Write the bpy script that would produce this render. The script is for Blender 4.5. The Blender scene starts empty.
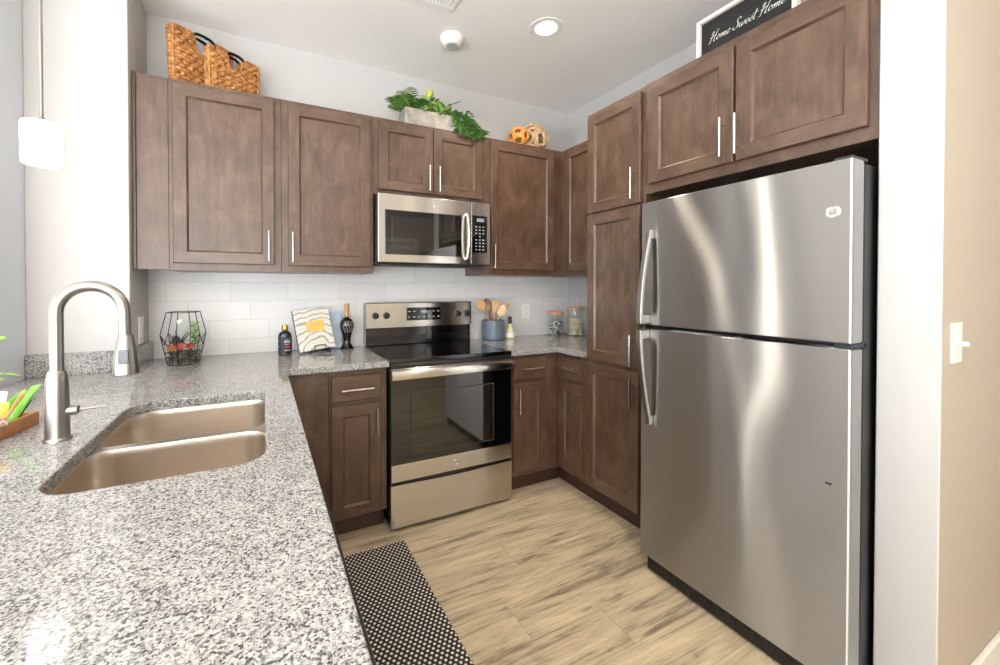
import bpy, bmesh, math, random
from mathutils import Vector, Matrix
R = math.radians
PI = math.pi
random.seed(7)
sc = bpy.context.scene
COL = sc.collection
FL = -0.022            # floor level
CEIL = 2.745
CT = 0.8902            # countertop height

# ------------------------------------------------------------------ camera
cam_d = bpy.data.cameras.new('camera')
cam = bpy.data.objects.new('camera', cam_d); COL.objects.link(cam)
cam_d.sensor_width = 36.0
cam_d.lens = 409.944 * 36.0 / 1000.0
cam_d.shift_x = (500 - 466.708) / 1000.0
cam_d.shift_y = (292.2925 - 332.5) / 1000.0
cam_d.clip_start = 0.02
cam.location = (-0.5936, -2.746, 1.2748)
cam.rotation_euler = (R(90 - 0.656), 0, R(-26.48))
sc.camera = cam

# ------------------------------------------------------------------ world, colour management, daylight
w = bpy.data.worlds.new('world'); sc.world = w; w.use_nodes = True
bgn = w.node_tree.nodes['Background']
bgn.inputs[0].default_value = (0.75, 0.86, 1.0, 1); bgn.inputs[1].default_value = 1.0
sc.view_settings.view_transform = 'Standard'
sc.view_settings.look = 'None'
sc.view_settings.gamma = 1.0
sc.view_settings.use_curve_mapping = False
sc.view_settings.exposure = -0.12
sc.cycles.use_denoising = True
sc.cycles.max_bounces = 10
sc.cycles.diffuse_bounces = 6
sc.cycles.glossy_bounces = 5
sc.cycles.transmission_bounces = 8
sc.cycles.sample_clamp_indirect = 6.0
sc.cycles.caustics_reflective = False
sc.cycles.caustics_refractive = False

def area_light(name, loc, rot, sx, sy, power, color, shape='RECTANGLE', spread=180):
    d = bpy.data.lights.new(name, 'AREA'); d.shape = shape; d.size = sx
    if shape in ('RECTANGLE', 'ELLIPSE'): d.size_y = sy
    d.energy = power; d.color = color; d.spread = R(spread)
    o = bpy.data.objects.new(name, d); COL.objects.link(o)
    o.location = loc; o.rotation_euler = rot
    return o
DAY = (0.66, 0.83, 1.0)
WARM = (1.0, 0.85, 0.68)
# left-window daylight and an added front fill, both tipped up for the ceiling
area_light('daylight_fill', (-3.45, -3.0, 1.05), (0, R(-162), 0), 2.0, 3.0, 290, DAY)
area_light('daylight_fill', (-1.5, -5.05, 1.05), (R(165), 0, 0), 2.6, 2.0, 275, (0.95, 0.97, 1.0))

# ------------------------------------------------------------------ material helpers
def s2l(c):
    return tuple(((x / 255.0) / 12.92) if x / 255.0 <= 0.04045 else (((x / 255.0) + 0.055) / 1.055) ** 2.4 for x in c) + (1,)
class NT:
    def __init__(self, name):
        self.m = bpy.data.materials.new(name); self.m.use_nodes = True
        self.t = self.m.node_tree; self.b = self.t.nodes['Principled BSDF']
    def n(self, typ, **kw):
        nd = self.t.nodes.new(typ)
        for k, v in kw.items():
            if k.startswith('i_'):
                key = k[2:]; key = int(key) if key.isdigit() else key.replace('_', ' ')
                if hasattr(v, 'is_linked') or isinstance(v, bpy.types.NodeSocket): self.t.links.new(v, nd.inputs[key])
                else: nd.inputs[key].default_value = v
            else: setattr(nd, k, v)
        return nd
    def link(self, a, b): self.t.links.new(a, b)
    def math(self, op, a, b=None, c=None):
        nd = self.t.nodes.new('ShaderNodeMath'); nd.operation = op
        for i, v in enumerate((a, b, c)):
            if v is None: continue
            if isinstance(v, bpy.types.NodeSocket): self.t.links.new(v, nd.inputs[i])
            else: nd.inputs[i].default_value = v
        return nd.outputs[0]
    def mix(self, fac, a, b, mode='MIX'):
        nd = self.t.nodes.new('ShaderNodeMix'); nd.data_type = 'RGBA'; nd.blend_type = mode
        for s, v in ((nd.inputs[0], fac), (nd.inputs[6], a), (nd.inputs[7], b)):
            if isinstance(v, bpy.types.NodeSocket): self.t.links.new(v, s)
            else: s.default_value = v
        return nd.outputs[2]
    def ramp(self, fac, stops, interp='LINEAR'):
        nd = self.t.nodes.new('ShaderNodeValToRGB'); nd.color_ramp.interpolation = interp
        e = nd.color_ramp.elements
        while len(e) < len(stops): e.new(0.5)
        for el, (p, c) in zip(e, stops): el.position = p; el.color = c
        self.t.links.new(fac, nd.inputs[0]); return nd.outputs[0]
    def noise(self, vec, scale, detail=4, rough=0.5, dist=0.0):
        nd = self.n('ShaderNodeTexNoise'); nd.inputs['Scale'].default_value = scale
        nd.inputs['Detail'].default_value = detail; nd.inputs['Roughness'].default_value = rough
        nd.inputs['Distortion'].default_value = dist
        if vec is not None: self.t.links.new(vec, nd.inputs['Vector'])
        return nd.outputs['Fac']
    def mapping(self, vec, scale=(1, 1, 1), loc=(0, 0, 0)):
        nd = self.n('ShaderNodeMapping'); nd.inputs['Scale'].default_value = scale; nd.inputs['Location'].default_value = loc
        self.t.links.new(vec, nd.inputs['Vector']); return nd.outputs[0]
    def bump(self, h, strength=0.2, dist=0.002, normal=None):
        nd = self.n('ShaderNodeBump'); nd.inputs['Strength'].default_value = strength; nd.inputs['Distance'].default_value = dist
        self.t.links.new(h, nd.inputs['Height'])
        if normal is not None: self.t.links.new(normal, nd.inputs['Normal'])
        self.t.links.new(nd.outputs[0], self.b.inputs['Normal']); return nd.outputs[0]
    def set(self, **kw):
        for k, v in kw.items():
            s = self.b.inputs[k.replace('_', ' ')]
            if isinstance(v, bpy.types.NodeSocket): self.t.links.new(v, s)
            else: s.default_value = v
        return self.m
    def pos(self): return self.n('ShaderNodeNewGeometry').outputs['Position']
    def obj(self): return self.n('ShaderNodeTexCoord').outputs['Object']
    def uv(self): return self.n('ShaderNodeTexCoord').outputs['UV']

def plain(name, col, rough=0.5, metal=0.0, var=0.04, scale=30, **kw):
    t = NT(name); c = s2l(col)
    f = t.noise(t.obj(), scale, 3)
    d = tuple(max(0, x * (1 - var * 2)) for x in c[:3]) + (1,)
    l = tuple(min(1, x * (1 + var * 2)) for x in c[:3]) + (1,)
    t.set(Base_Color=t.ramp(f, [(0.3, d), (0.7, l)]), Roughness=rough, Metallic=metal)
    t.set(**kw)
    return t.m

def paint(name, col, bump=0.05):
    t = NT(name); p = t.pos()
    f = t.noise(p, 1.3, 2)
    c = s2l(col)
    t.set(Base_Color=t.ramp(f, [(0.3, tuple(x * .985 for x in c[:3]) + (1,)), (0.7, c)]), Roughness=0.62)
    t.bump(t.noise(p, 260, 2), bump, 0.001)
    return t.m

M = {}
M['wall'] = paint('warm_white_wall_paint', (193, 190, 187))
M['wall_cool'] = paint('daylight_tinted_wall_paint', (212, 217, 224))  # bluish daylight and a lift for shade put into this wall's colour
M['wall_shaded'] = paint('shaded_wall_paint', (186, 174, 158))  # same wall paint, darkened and warmed for the dimmer long face
M['ceiling'] = paint('ceiling_paint', (241, 236, 231))
M['trim'] = plain('white_trim_paint', (236, 233, 226), 0.35, var=0.01)

def wood(name, dark, mid, light, rough=0.36):
    t = NT(name); uv = t.uv()
    stretched = t.mapping(uv, (30, 2.2, 1))
    grain = t.noise(stretched, 1.6, 6, 0.6, 0.35)
    blot = t.noise(t.mapping(uv, (1.7, 1.1, 1)), 6.0, 4, 0.6, 0.5)
    fine = t.noise(t.mapping(uv, (260, 14, 1)), 1.0, 2)
    a = t.math('ADD', t.math('MULTIPLY', grain, 0.35), t.math('MULTIPLY', blot, 0.65))
    a = t.math('ADD', a, t.math('MULTIPLY', t.math('SUBTRACT', fine, 0.5), 0.10))
    t.set(Base_Color=t.ramp(a, [(0.30, s2l(dark)), (0.5, s2l(mid)), (0.72, s2l(light))]), Roughness=rough,
          Specular_IOR_Level=0.5, Coat_Weight=0.3, Coat_Roughness=0.2)
    t.bump(fine, 0.06, 0.0008)
    return t.m
M['wood'] = wood('stained_maple', (64, 45, 33), (90, 67, 52), (113, 89, 72))
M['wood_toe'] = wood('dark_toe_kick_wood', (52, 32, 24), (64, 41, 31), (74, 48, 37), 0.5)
M['wood_light'] = wood('natural_utensil_wood', (176, 128, 80), (204, 158, 106), (224, 182, 132), 0.5)
M['wood_pale'] = wood('pale_utensil_wood', (206, 170, 126), (226, 194, 152), (236, 208, 170), 0.5)
M['wood_brown'] = wood('brown_utensil_wood', (92, 60, 36), (122, 82, 52), (142, 100, 66), 0.5)
M['wood_tray'] = wood('honey_tray_wood', (140, 82, 40), (176, 112, 58), (200, 138, 80), 0.45)
M['wood_lid'] = wood('bamboo_lid', (176, 120, 78), (204, 148, 104), (216, 166, 124), 0.5)

def steel(name, col=(196, 192, 186), rough=0.26, aniso=0.75, horizontal=True, wav=0.0, brush=0.0):
    t = NT(name); o = t.obj()
    sc_ = (1.5, 1.5, 700) if horizontal else (700, 700, 1.5)
    b = t.noise(t.mapping(o, sc_), 1.0, 2)
    smudge = t.noise(o, 4.0, 4, 0.6)
    c = s2l(col)
    t.set(Base_Color=t.ramp(smudge, [(0.3, tuple(x * .93 for x in c[:3]) + (1,)), (0.7, c)]), Metallic=1.0,
          Roughness=t.math('ADD', rough - 0.05, t.math('MULTIPLY', smudge, 0.1)))
    if aniso:
        tg = t.n('ShaderNodeCombineXYZ'); tg.inputs[2].default_value = 1.0
        t.set(Anisotropic=aniso, Anisotropic_Rotation=0.0)
        t.link(tg.outputs[0], t.b.inputs['Tangent'])
    nrm = None
    if wav:
        wv = t.noise(t.mapping(o, (1.0, 1.6, 0.9)), 2.0, 1)
        nd = t.n('ShaderNodeBump'); nd.inputs['Strength'].default_value = 1.0; nd.inputs['Distance'].default_value = wav
        t.link(wv, nd.inputs['Height']); nrm = nd.outputs[0]
    if brush: t.bump(b, brush, 0.0005, nrm)
    elif nrm is not None: t.link(nrm, t.b.inputs['Normal'])
    return t.m
def brushed(name, col, alpha, aniso, wave=0.0):
    # horizontally brushed sheet: reflections smear up and down, hardly sideways
    t = NT(name); o = t.obj(); g = t.n('ShaderNodeBsdfAnisotropic')
    g.distribution = 'GGX'
    g.inputs['Color'].default_value = s2l(col); g.inputs['Roughness'].default_value = alpha; g.inputs['Anisotropy'].default_value = -aniso
    tg = t.n('ShaderNodeCombineXYZ'); tg.inputs[2].default_value = 1.0; t.link(tg.outputs[0], g.inputs['Tangent'])
    if wave:
        nd = t.n('ShaderNodeBump'); nd.inputs['Strength'].default_value = 1.0; nd.inputs['Distance'].default_value = wave
        t.link(t.noise(t.mapping(o, (1, 1.5, 1.1)), 1.7, 0), nd.inputs['Height']); t.link(nd.outputs[0], g.inputs['Normal'])
    t.link(g.outputs[0], t.t.nodes['Material Output'].inputs[0])
    return t.m
M['fridge_steel'] = brushed('brushed_fridge_steel', (206, 206, 206), 0.28, 0.85, 0.016)
M['steel'] = brushed('brushed_appliance_steel', (206, 202, 195), 0.21, 0.62)
M['sink_steel'] = steel('satin_sink_steel', (206, 194, 180), 0.32, 0.0, True)
M['nickel'] = steel('brushed_nickel', (160, 156, 150), 0.34, 0.0, False, 0, 0.01)
M['chrome'] = plain('polished_chrome', (225, 225, 225), 0.08, 1.0, 0.01)
M['pull'] = plain('satin_bar_pull_metal', (214, 208, 200), 0.24, 1.0, 0.01)
M['black_plastic'] = plain('black_plastic', (20, 20, 22), 0.35, 0, 0.1)
M['black_case'] = plain('black_textured_case', (9, 9, 12), 0.36, 0, 0.1)
M['gasket'] = plain('grey_rubber_gasket', (46, 46, 50), 0.6, 0, 0.05)
M['black_metal'] = plain('black_wire_metal', (30, 27, 26), 0.4, 0.6, 0.1)
M['black_glass'] = plain('black_glass', (7, 7, 8), 0.05, 0, 0.02, Coat_Weight=1.0, Coat_Roughness=0.02)
M['cooktop'] = plain('black_ceramic_cooktop', (9, 9, 10), 0.07, 0, 0.02, Coat_Weight=0.6, Coat_Roughness=0.04)
M['oven_inner'] = plain('oven_window_tint', (26, 21, 16), 0.06, 0, 0.02, Coat_Weight=1.0, Coat_Roughness=0.03)
M['white_plastic'] = plain('white_plastic', (236, 234, 229), 0.35, 0, 0.01)
M['grey_plastic'] = plain('grey_plastic', (112, 112, 114), 0.45, 0, 0.03)
M['grey_mark'] = plain('light_grey_marking', (178, 178, 176), 0.5, 0, 0.02)
M['white_mark'] = plain('white_lettering_paint', (236, 234, 228), 0.6, 0, 0.02)
M['white_frame'] = plain('whitewashed_frame_wood', (228, 220, 207), 0.55, 0, 0.04)
M['board'] = plain('black_letter_board', (20, 20, 20), 0.7, 0, 0.06)
M['duct_shade'] = plain('duct_shade_paint', (10, 9, 9), 0.9, 0, 0.02)
M['burner'] = plain('burner_ring_print', (46, 46, 48), 0.2, 0, 0.02)

def emit(name, col, strength, base=(230, 228, 220)):
    t = NT(name); t.set(Base_Color=s2l(base), Emission_Color=tuple(col) + (1,), Emission_Strength=strength, Roughness=0.4)
    return t.m
M['lamp_glow'] = emit('lit_lamp_lens', (1.0, 0.88, 0.70), 14.0)
M['shade_glow'] = emit('lit_opal_glass_shade', (1.0, 0.95, 0.88), 5.5)
M['display_glow'] = emit('lit_display', (0.75, 0.9, 1.0), 0.45, (40, 44, 48))
M['sky_glow'] = emit('bright_window_pane', (0.90, 0.95, 1.0), 1.1)
M['streak_glow'] = emit('added_streak_pane', (1.0, 0.93, 0.80), 17.0)  # glow of an unseen pane added for the fridge's vertical streak

def granite():
    t = NT('speckled_grey_granite'); p = t.pos()
    def vor(scale):
        nd = t.n('ShaderNodeTexVoronoi'); nd.inputs['Scale'].default_value = scale
        wob = t.n('ShaderNodeVectorMath'); wob.operation = 'ADD'
        nz = t.n('ShaderNodeTexNoise'); nz.inputs['Scale'].default_value = scale * 1.3; t.link(p, nz.inputs['Vector'])
        ns = t.n('ShaderNodeVectorMath'); ns.operation = 'SCALE'; ns.inputs['Scale'].default_value = 0.9 / scale
        t.link(nz.outputs['Color'], ns.inputs[0])
        t.link(p, wob.inputs[0]); t.link(ns.outputs[0], wob.inputs[1])
        t.link(wob.outputs[0], nd.inputs['Vector'])
        sp = t.n('ShaderNodeSeparateColor'); t.link(nd.outputs['Color'], sp.inputs[0])
        return sp.outputs[0]
    a = vor(330); b = vor(480); cl = t.noise(p, 22, 3, 0.5)
    k = t.math('ADD', a, t.math('MULTIPLY', t.math('SUBTRACT', cl, 0.5), 0.45))
    base = t.ramp(k, [(0.0, s2l((84, 84, 86))), (0.13, s2l((122, 121, 122))), (0.28, s2l((156, 154, 152))), (0.45, s2l((178, 175, 172))), (0.78, s2l((198, 195, 191)))], 'CONSTANT')
    spk = t.ramp(b, [(0.0, s2l((112, 112, 114))), (0.13, s2l((228, 227, 225))), (1.0, s2l((234, 232, 229)))], 'CONSTANT')
    c = t.mix(0.5, base, spk, 'MULTIPLY')
    t.set(Base_Color=c, Roughness=0.05, Specular_IOR_Level=0.5)
    return t.m
M['granite'] = granite()

def tile():
    t = NT('white_subway_tile'); p = t.pos()
    sx = t.n('ShaderNodeSeparateXYZ'); t.link(p, sx.inputs[0])
    H, L = 0.1105, 0.305
    zz = t.math('DIVIDE', t.math('SUBTRACT', 1.4180, sx.outputs[2]), H)
    row = t.math('FLOOR', zz); fz = t.math('FRACT', zz)
    xx = t.math('DIVIDE', t.math('SUBTRACT', t.math('SUBTRACT', sx.outputs[0], 0.0565 - 3.05), t.math('MULTIPLY', row, 0.099)), L)
    col = t.math('FLOOR', xx); fx = t.math('FRACT', xx)
    dz = t.math('MULTIPLY', t.math('MINIMUM', fz, t.math('SUBTRACT', 1.0, fz)), H)
    dx = t.math('MULTIPLY', t.math('MINIMUM', fx, t.math('SUBTRACT', 1.0, fx)), L)
    d = t.math('MINIMUM', dz, dx)
    g = t.n('ShaderNodeMapRange'); g.inputs[1].default_value = 0.0007; g.inputs[2].default_value = 0.0022
    t.link(d, g.inputs[0])
    wn = t.n('ShaderNodeTexWhiteNoise'); wn.noise_dimensions = '2D'
    cb = t.n('ShaderNodeCombineXYZ'); t.link(row, cb.inputs[0]); t.link(col, cb.inputs[1]); t.link(cb.outputs[0], wn.inputs['Vector'])
    tc = t.ramp(wn.outputs['Value'], [(0, s2l((214, 211, 209))), (1, s2l((223, 220, 218)))])
    t.set(Base_Color=t.mix(g.outputs[0], s2l((198, 194, 190)), tc), Roughness=0.30, Specular_IOR_Level=0.35)
    t.bump(g.outputs[0], 0.5, 0.0012)
    return t.m
M['tile'] = tile()

def floor_mat():
    t = NT('oak_plank_floor'); p = t.pos()
    sx = t.n('ShaderNodeSeparateXYZ'); t.link(p, sx.inputs[0])
    Wd, L = 0.178, 1.22
    yy = t.math('DIVIDE', t.math('ADD', sx.outputs[1], 20.03), Wd)
    row = t.math('FLOOR', yy); fy = t.math('FRACT', yy)
    wn = t.n('ShaderNodeTexWhiteNoise'); wn.noise_dimensions = '1D'; t.link(row, wn.inputs['W'])
    xx = t.math('ADD', t.math('DIVIDE', t.math('ADD', sx.outputs[0], 20.0), L), wn.outputs['Value'])
    col = t.math('FLOOR', xx); fx = t.math('FRACT', xx)
    cb = t.n('ShaderNodeCombineXYZ'); t.link(row, cb.inputs[0]); t.link(col, cb.inputs[1])
    w2 = t.n('ShaderNodeTexWhiteNoise'); w2.noise_dimensions = '2D'; t.link(cb.outputs[0], w2.inputs['Vector'])
    off = t.n('ShaderNodeVectorMath'); off.operation = 'SCALE'; off.inputs['Scale'].default_value = 9.0; t.link(w2.outputs['Color'], off.inputs[0])
    ad = t.n('ShaderNodeVectorMath'); ad.operation = 'ADD'; t.link(p, ad.inputs[0]); t.link(off.outputs[0], ad.inputs[1])
    st = t.noise(t.mapping(ad.outputs[0], (1.1, 15, 1)), 1.0, 7, 0.62, 0.8)
    st2 = t.noise(t.mapping(ad.outputs[0], (3.6, 60, 1)), 1.0, 7, 0.72, 0.7)
    kn = t.noise(t.mapping(ad.outputs[0], (1.2, 5.0, 1)), 1.5, 3, 0.6, 1.6)
    a = t.math('ADD', t.math('ADD', t.math('MULTIPLY', st, 0.40), t.math('MULTIPLY', st2, 0.36)), t.math('MULTIPLY', kn, 0.24))
    a = t.math('ADD', a, t.math('MULTIPLY', t.math('SUBTRACT', w2.outputs['Value'], 0.5), 0.06))
    c = t.ramp(a, [(0.35, s2l((104, 91, 77))), (0.43, s2l((148, 131, 109))), (0.485, s2l((190, 171, 142))), (0.57, s2l((213, 193, 158))), (0.70, s2l((228, 211, 178)))])
    dy = t.math('MULTIPLY', t.math('MINIMUM', fy, t.math('SUBTRACT', 1.0, fy)), Wd)
    dx = t.math('MULTIPLY', t.math('MINIMUM', fx, t.math('SUBTRACT', 1.0, fx)), L)
    d = t.math('MINIMUM', dx, dy)
    g = t.n('ShaderNodeMapRange'); g.inputs[1].default_value = 0.0003; g.inputs[2].default_value = 0.0018; t.link(d, g.inputs[0])
    t.set(Base_Color=t.mix(g.outputs[0], s2l((164, 142, 112)), c), Roughness=0.36)
    t.bump(t.math('ADD', t.math('MULTIPLY', st2, 0.3), g.outputs[0]), 0.15, 0.001)
    return t.m
M['floor'] = floor_mat()

def rug_mat():
    t = NT('black_and_cream_basketweave'); o = t.obj()
    sx = t.n('ShaderNodeSeparateXYZ'); t.link(o, sx.inputs[0])
    a = t.math('DIVIDE', sx.outputs[0], 0.0215); b = t.math('DIVIDE', sx.outputs[1], 0.0155)
    row = t.math('FLOOR', b)
    sh = t.math('MULTIPLY', t.math('FLOORED_MODULO', row, 2.0), 0.5)
    fx = t.math('SUBTRACT', t.math('FRACT', t.math('ADD', a, sh)), 0.5)
    fy = t.math('SUBTRACT', t.math('FRACT', b), 0.5)
    ex = t.math('MULTIPLY', fx, 0.0215); ey = t.math('MULTIPLY', fy, 0.0155)
    d = t.math('SQRT', t.math('ADD', t.math('POWER', ex, 2.0), t.math('POWER', ey, 2.0)))
    g = t.n('ShaderNodeMapRange'); g.inputs[1].default_value = 0.0046; g.inputs[2].default_value = 0.0060
    g.inputs[3].default_value = 1.0; g.inputs[4].default_value = 0.0; t.link(d, g.inputs[0])
    fz = t.noise(o, 900, 2)
    cream = t.ramp(fz, [(0.3, s2l((222, 212, 194))), (0.7, s2l((242, 235, 222)))])
    blk = t.ramp(fz, [(0.3, s2l((26, 23, 22))), (0.7, s2l((48, 43, 40)))])
    t.set(Base_Color=t.mix(g.outputs[0], blk, cream), Roughness=0.9)
    t.bump(g.outputs[0], 0.8, 0.002)
    return t.m
M['rug'] = rug_mat()
M['rug_cream'] = plain('cream_yarn', (214, 202, 180), 0.9)
M['rug_black'] = plain('black_yarn', (34, 31, 30), 0.9)

def glass(name, col=(1, 1, 1), rough=0.0, alpha_mix=0.82):
    # thin clear glass: mostly see-through with a glossy surface
    t = NT(name); nt = t.t
    tr = t.n('ShaderNodeBsdfTransparent'); tr.inputs[0].default_value = tuple(col) + (1,)
    gl = t.n('ShaderNodeBsdfGlossy'); gl.inputs['Roughness'].default_value = rough + 0.02
    lw = t.n('ShaderNodeLayerWeight'); lw.inputs[0].default_value = 0.5; fq = t.math('ADD', 0.04, t.math('MULTIPLY', t.math('POWER', lw.outputs['Facing'], 4.0), 0.35))
    mx = t.n('ShaderNodeMixShader')
    t.link(fq, mx.inputs[0]); t.link(tr.outputs[0], mx.inputs[1]); t.link(gl.outputs[0], mx.inputs[2])
    out = nt.nodes['Material Output']; t.link(mx.outputs[0], out.inputs[0])
    return t.m
M['glass'] = glass('clear_glass', (0.97, 0.985, 0.98))
M['plastic_film'] = glass('clear_plastic_film', (0.9, 0.92, 0.92), 0.08)

def wicker():
    t = NT('woven_seagrass'); o = t.obj()
    a = t.noise(o, 42, 4, 0.6); b = t.noise(t.mapping(o, (90, 90, 240)), 1.0, 3)
    k = t.math('ADD', t.math('MULTIPLY', a, 0.6), t.math('MULTIPLY', b, 0.4))
    t.set(Base_Color=t.ramp(k, [(0.34, s2l((100, 58, 26))), (0.5, s2l((172, 114, 60))), (0.66, s2l((216, 166, 104)))]), Roughness=0.7)
    t.bump(b, 0.4, 0.002)
    return t.m
M['wicker'] = wicker()
M['rattan_orange'] = plain('orange_dried_peel', (206, 138, 66), 0.65, 0, 0.18, 40)
M['twig'] = plain('pale_twig', (196, 164, 126), 0.7, 0, 0.18, 40)
M['leaf'] = plain('green_leaf', (128, 166, 82), 0.5, 0, 0.28, 24)
M['leaf_dark'] = plain('dark_green_leaf', (94, 134, 68), 0.5, 0, 0.25, 24)
M['leaf_light'] = plain('light_green_leaf', (180, 206, 112), 0.5, 0, 0.2, 24)
M['leaf_yellow'] = plain('yellow_green_bud', (208, 200, 84), 0.5, 0, 0.12, 24)
M['succulent_pink'] = plain('pink_succulent', (232, 112, 104), 0.5, 0, 0.15, 60)
M['succulent_orange'] = plain('orange_succulent', (226, 138, 74), 0.5, 0, 0.2, 60)
M['succulent_grey'] = plain('dark_purple_succulent', (88, 84, 86), 0.6, 0, 0.2, 60)
M['pebble'] = plain('mixed_dark_pebbles', (86, 78, 66), 0.75, 0, 0.35, 90)
M['planter'] = plain('weathered_grey_planter', (160, 152, 142), 0.7, 0, 0.16, 20)
M['crock'] = plain('blue_grey_stoneware', (98, 110, 122), 0.32, 0, 0.05, 20)
M['amber_dark'] = plain('dark_bottle_glass', (22, 18, 18), 0.08, 0, 0.1, Coat_Weight=0.6)
M['brass'] = plain('brass_cap', (190, 148, 78), 0.3, 0.9, 0.05)
M['label_dark'] = plain('dark_blue_label', (40, 44, 54), 0.5, 0, 0.1)
M['label_mark'] = plain('pale_label_print', (196, 190, 180), 0.6, 0, 0.05)
M['label_red'] = plain('red_label_print', (176, 74, 62), 0.6, 0, 0.05)
M['cork'] = plain('cork', (190, 148, 98), 0.8, 0, 0.12, 80)
M['oil'] = plain('pale_yellow_oil_bottle', (220, 208, 168), 0.15, 0, 0.06, Coat_Weight=0.5)
M['paper'] = plain('white_pages', (238, 236, 230), 0.7, 0, 0.02)
M['spine'] = plain('blue_grey_spine', (92, 104, 120), 0.5, 0, 0.05)
M['yellow_print'] = plain('yellow_cover_panel', (236, 190, 104), 0.5, 0, 0.06)
M['blue_sleeve'] = plain('pale_blue_card', (182, 198, 214), 0.5, 0, 0.05)
M['pasta_dark'] = plain('dark_jar_contents', (88, 86, 88), 0.6, 0, 0.35, 60)
M['pasta_pale'] = plain('pale_jar_contents', (226, 204, 160), 0.6, 0, 0.15, 60)
M['pasta_white'] = plain('white_jar_contents', (232, 226, 214), 0.6, 0, 0.08, 60)
M['packet_yellow'] = plain('yellow_packet', (232, 176, 54), 0.35, 0, 0.06)
M['packet_green'] = plain('green_packet', (118, 190, 60), 0.3, 0, 0.1)
M['packet_tan'] = plain('tan_packet', (196, 150, 88), 0.4, 0, 0.1)
M['card_white'] = plain('white_card', (240, 240, 240), 0.5, 0, 0.01)
M['card_blue'] = plain('blue_card_print', (58, 96, 176), 0.5, 0, 0.03)
M['pot_grey'] = plain('grey_glazed_pot', (150, 156, 166), 0.4, 0, 0.05)

def cover_mat():
    t = NT('wavy_grey_cover'); o = t.obj()
    sx = t.n('ShaderNodeSeparateXYZ'); t.link(o, sx.inputs[0])
    u, v = sx.outputs[0], sx.outputs[2]
    # arcs of layered bands around a point low on the cover
    du = t.math('SUBTRACT', u, 0.13); dv = t.math('ADD', v, 0.02)
    r = t.math('SQRT', t.math('ADD', t.math('MULTIPLY', t.math('POWER', du, 2.0), 1.0), t.math('MULTIPLY', t.math('POWER', dv, 2.0), 1.4)))
    nz = t.noise(o, 9, 2)
    k = t.math('ADD', t.math('MULTIPLY', r, 150.0), t.math('MULTIPLY', nz, 16.0))
    s = t.math('SINE', k)
    t.set(Base_Color=t.ramp(t.math('ADD', t.math('MULTIPLY', s, 0.5), 0.5), [(0.0, s2l((160, 157, 150))), (0.22, s2l((206, 200, 188))), (0.6, s2l((232, 228, 218))), (1.0, s2l((216, 208, 192)))]), Roughness=0.5)
    return t.m
M['cover'] = cover_mat()

# ------------------------------------------------------------------ mesh helpers
def new(): return bmesh.new()
def merge(dst, src):
    me = bpy.data.meshes.new('tmp'); src.to_mesh(me); src.free(); dst.from_mesh(me); bpy.data.meshes.remove(me)
def bx(bm, x0, x1, y0, y1, z0, z1, bev=0.0015, seg=1, mat=None):
    t = bmesh.new()
    lo = Vector((min(x0, x1), min(y0, y1), min(z0, z1))); hi = Vector((max(x0, x1), max(y0, y1), max(z0, z1)))
    vs = [t.verts.new((x, y, z)) for x in (lo.x, hi.x) for y in (lo.y, hi.y) for z in (lo.z, hi.z)]
    for f in ((0, 1, 3, 2), (4, 6, 7, 5), (0, 4, 5, 1), (2, 3, 7, 6), (0, 2, 6, 4), (1, 5, 7, 3)):
        t.faces.new([vs[i] for i in f])
    if bev:
        b = min(bev, (hi - lo).x * .45, (hi - lo).y * .45, (hi - lo).z * .45)
        bmesh.ops.bevel(t, geom=list(t.edges), offset=b, segments=seg, profile=0.5, affect='EDGES')
    if mat is not None: bmesh.ops.transform(t, matrix=mat, verts=t.verts)
    merge(bm, t); return bm
def tube(bm, pts, r, n=10, closed=False, caps=True, rs=None):
    pts = [Vector(p) for p in pts]; m = len(pts)
    rings = []; prev = None
    for i, p in enumerate(pts):
        if closed: tg = pts[(i + 1) % m] - pts[i - 1]
        else: tg = pts[min(i + 1, m - 1)] - pts[max(i - 1, 0)]
        tg.normalize()
        if prev is None:
            a = Vector((0, 0, 1)) if abs(tg.z) < 0.9 else Vector((1, 0, 0))
            nrm = a.cross(tg).normalized()
        else:
            nrm = (prev - tg * prev.dot(tg))
            nrm = nrm.normalized() if nrm.length > 1e-6 else tg.orthogonal().normalized()
        prev = nrm; bi = tg.cross(nrm)
        rr = rs[i] if rs else r
        rings.append([bm.verts.new(p + nrm * (rr * math.cos(2 * PI * k / n)) + bi * (rr * math.sin(2 * PI * k / n))) for k in range(n)])
    for i in range(m if closed else m - 1):
        a, b = rings[i], rings[(i + 1) % m]
        for k in range(n): bm.faces.new((a[k], a[(k + 1) % n], b[(k + 1) % n], b[k]))
    if caps and not closed:
        bm.faces.new(list(reversed(rings[0]))); bm.faces.new(rings[-1])
    return bm
def lathe(bm, prof, n=28, c=(0, 0, 0), axis='Z', close=True):
    c = Vector(c); rings = []
    for r, z in prof:
        ring = []
        for k in range(n):
            a = 2 * PI * k / n
            if axis == 'Z': v = Vector((r * math.cos(a), r * math.sin(a), z))
            elif axis == 'Y': v = Vector((r * math.cos(a), z, r * math.sin(a)))
            else: v = Vector((z, r * math.cos(a), r * math.sin(a)))
            ring.append(bm.verts.new(c + v))
        rings.append(ring)
    for a, b in zip(rings, rings[1:]):
        for k in range(n): bm.faces.new((a[k], a[(k + 1) % n], b[(k + 1) % n], b[k]))
    if close:
        bm.faces.new(list(reversed(rings[0]))); bm.faces.new(rings[-1])
    return bm
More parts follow.
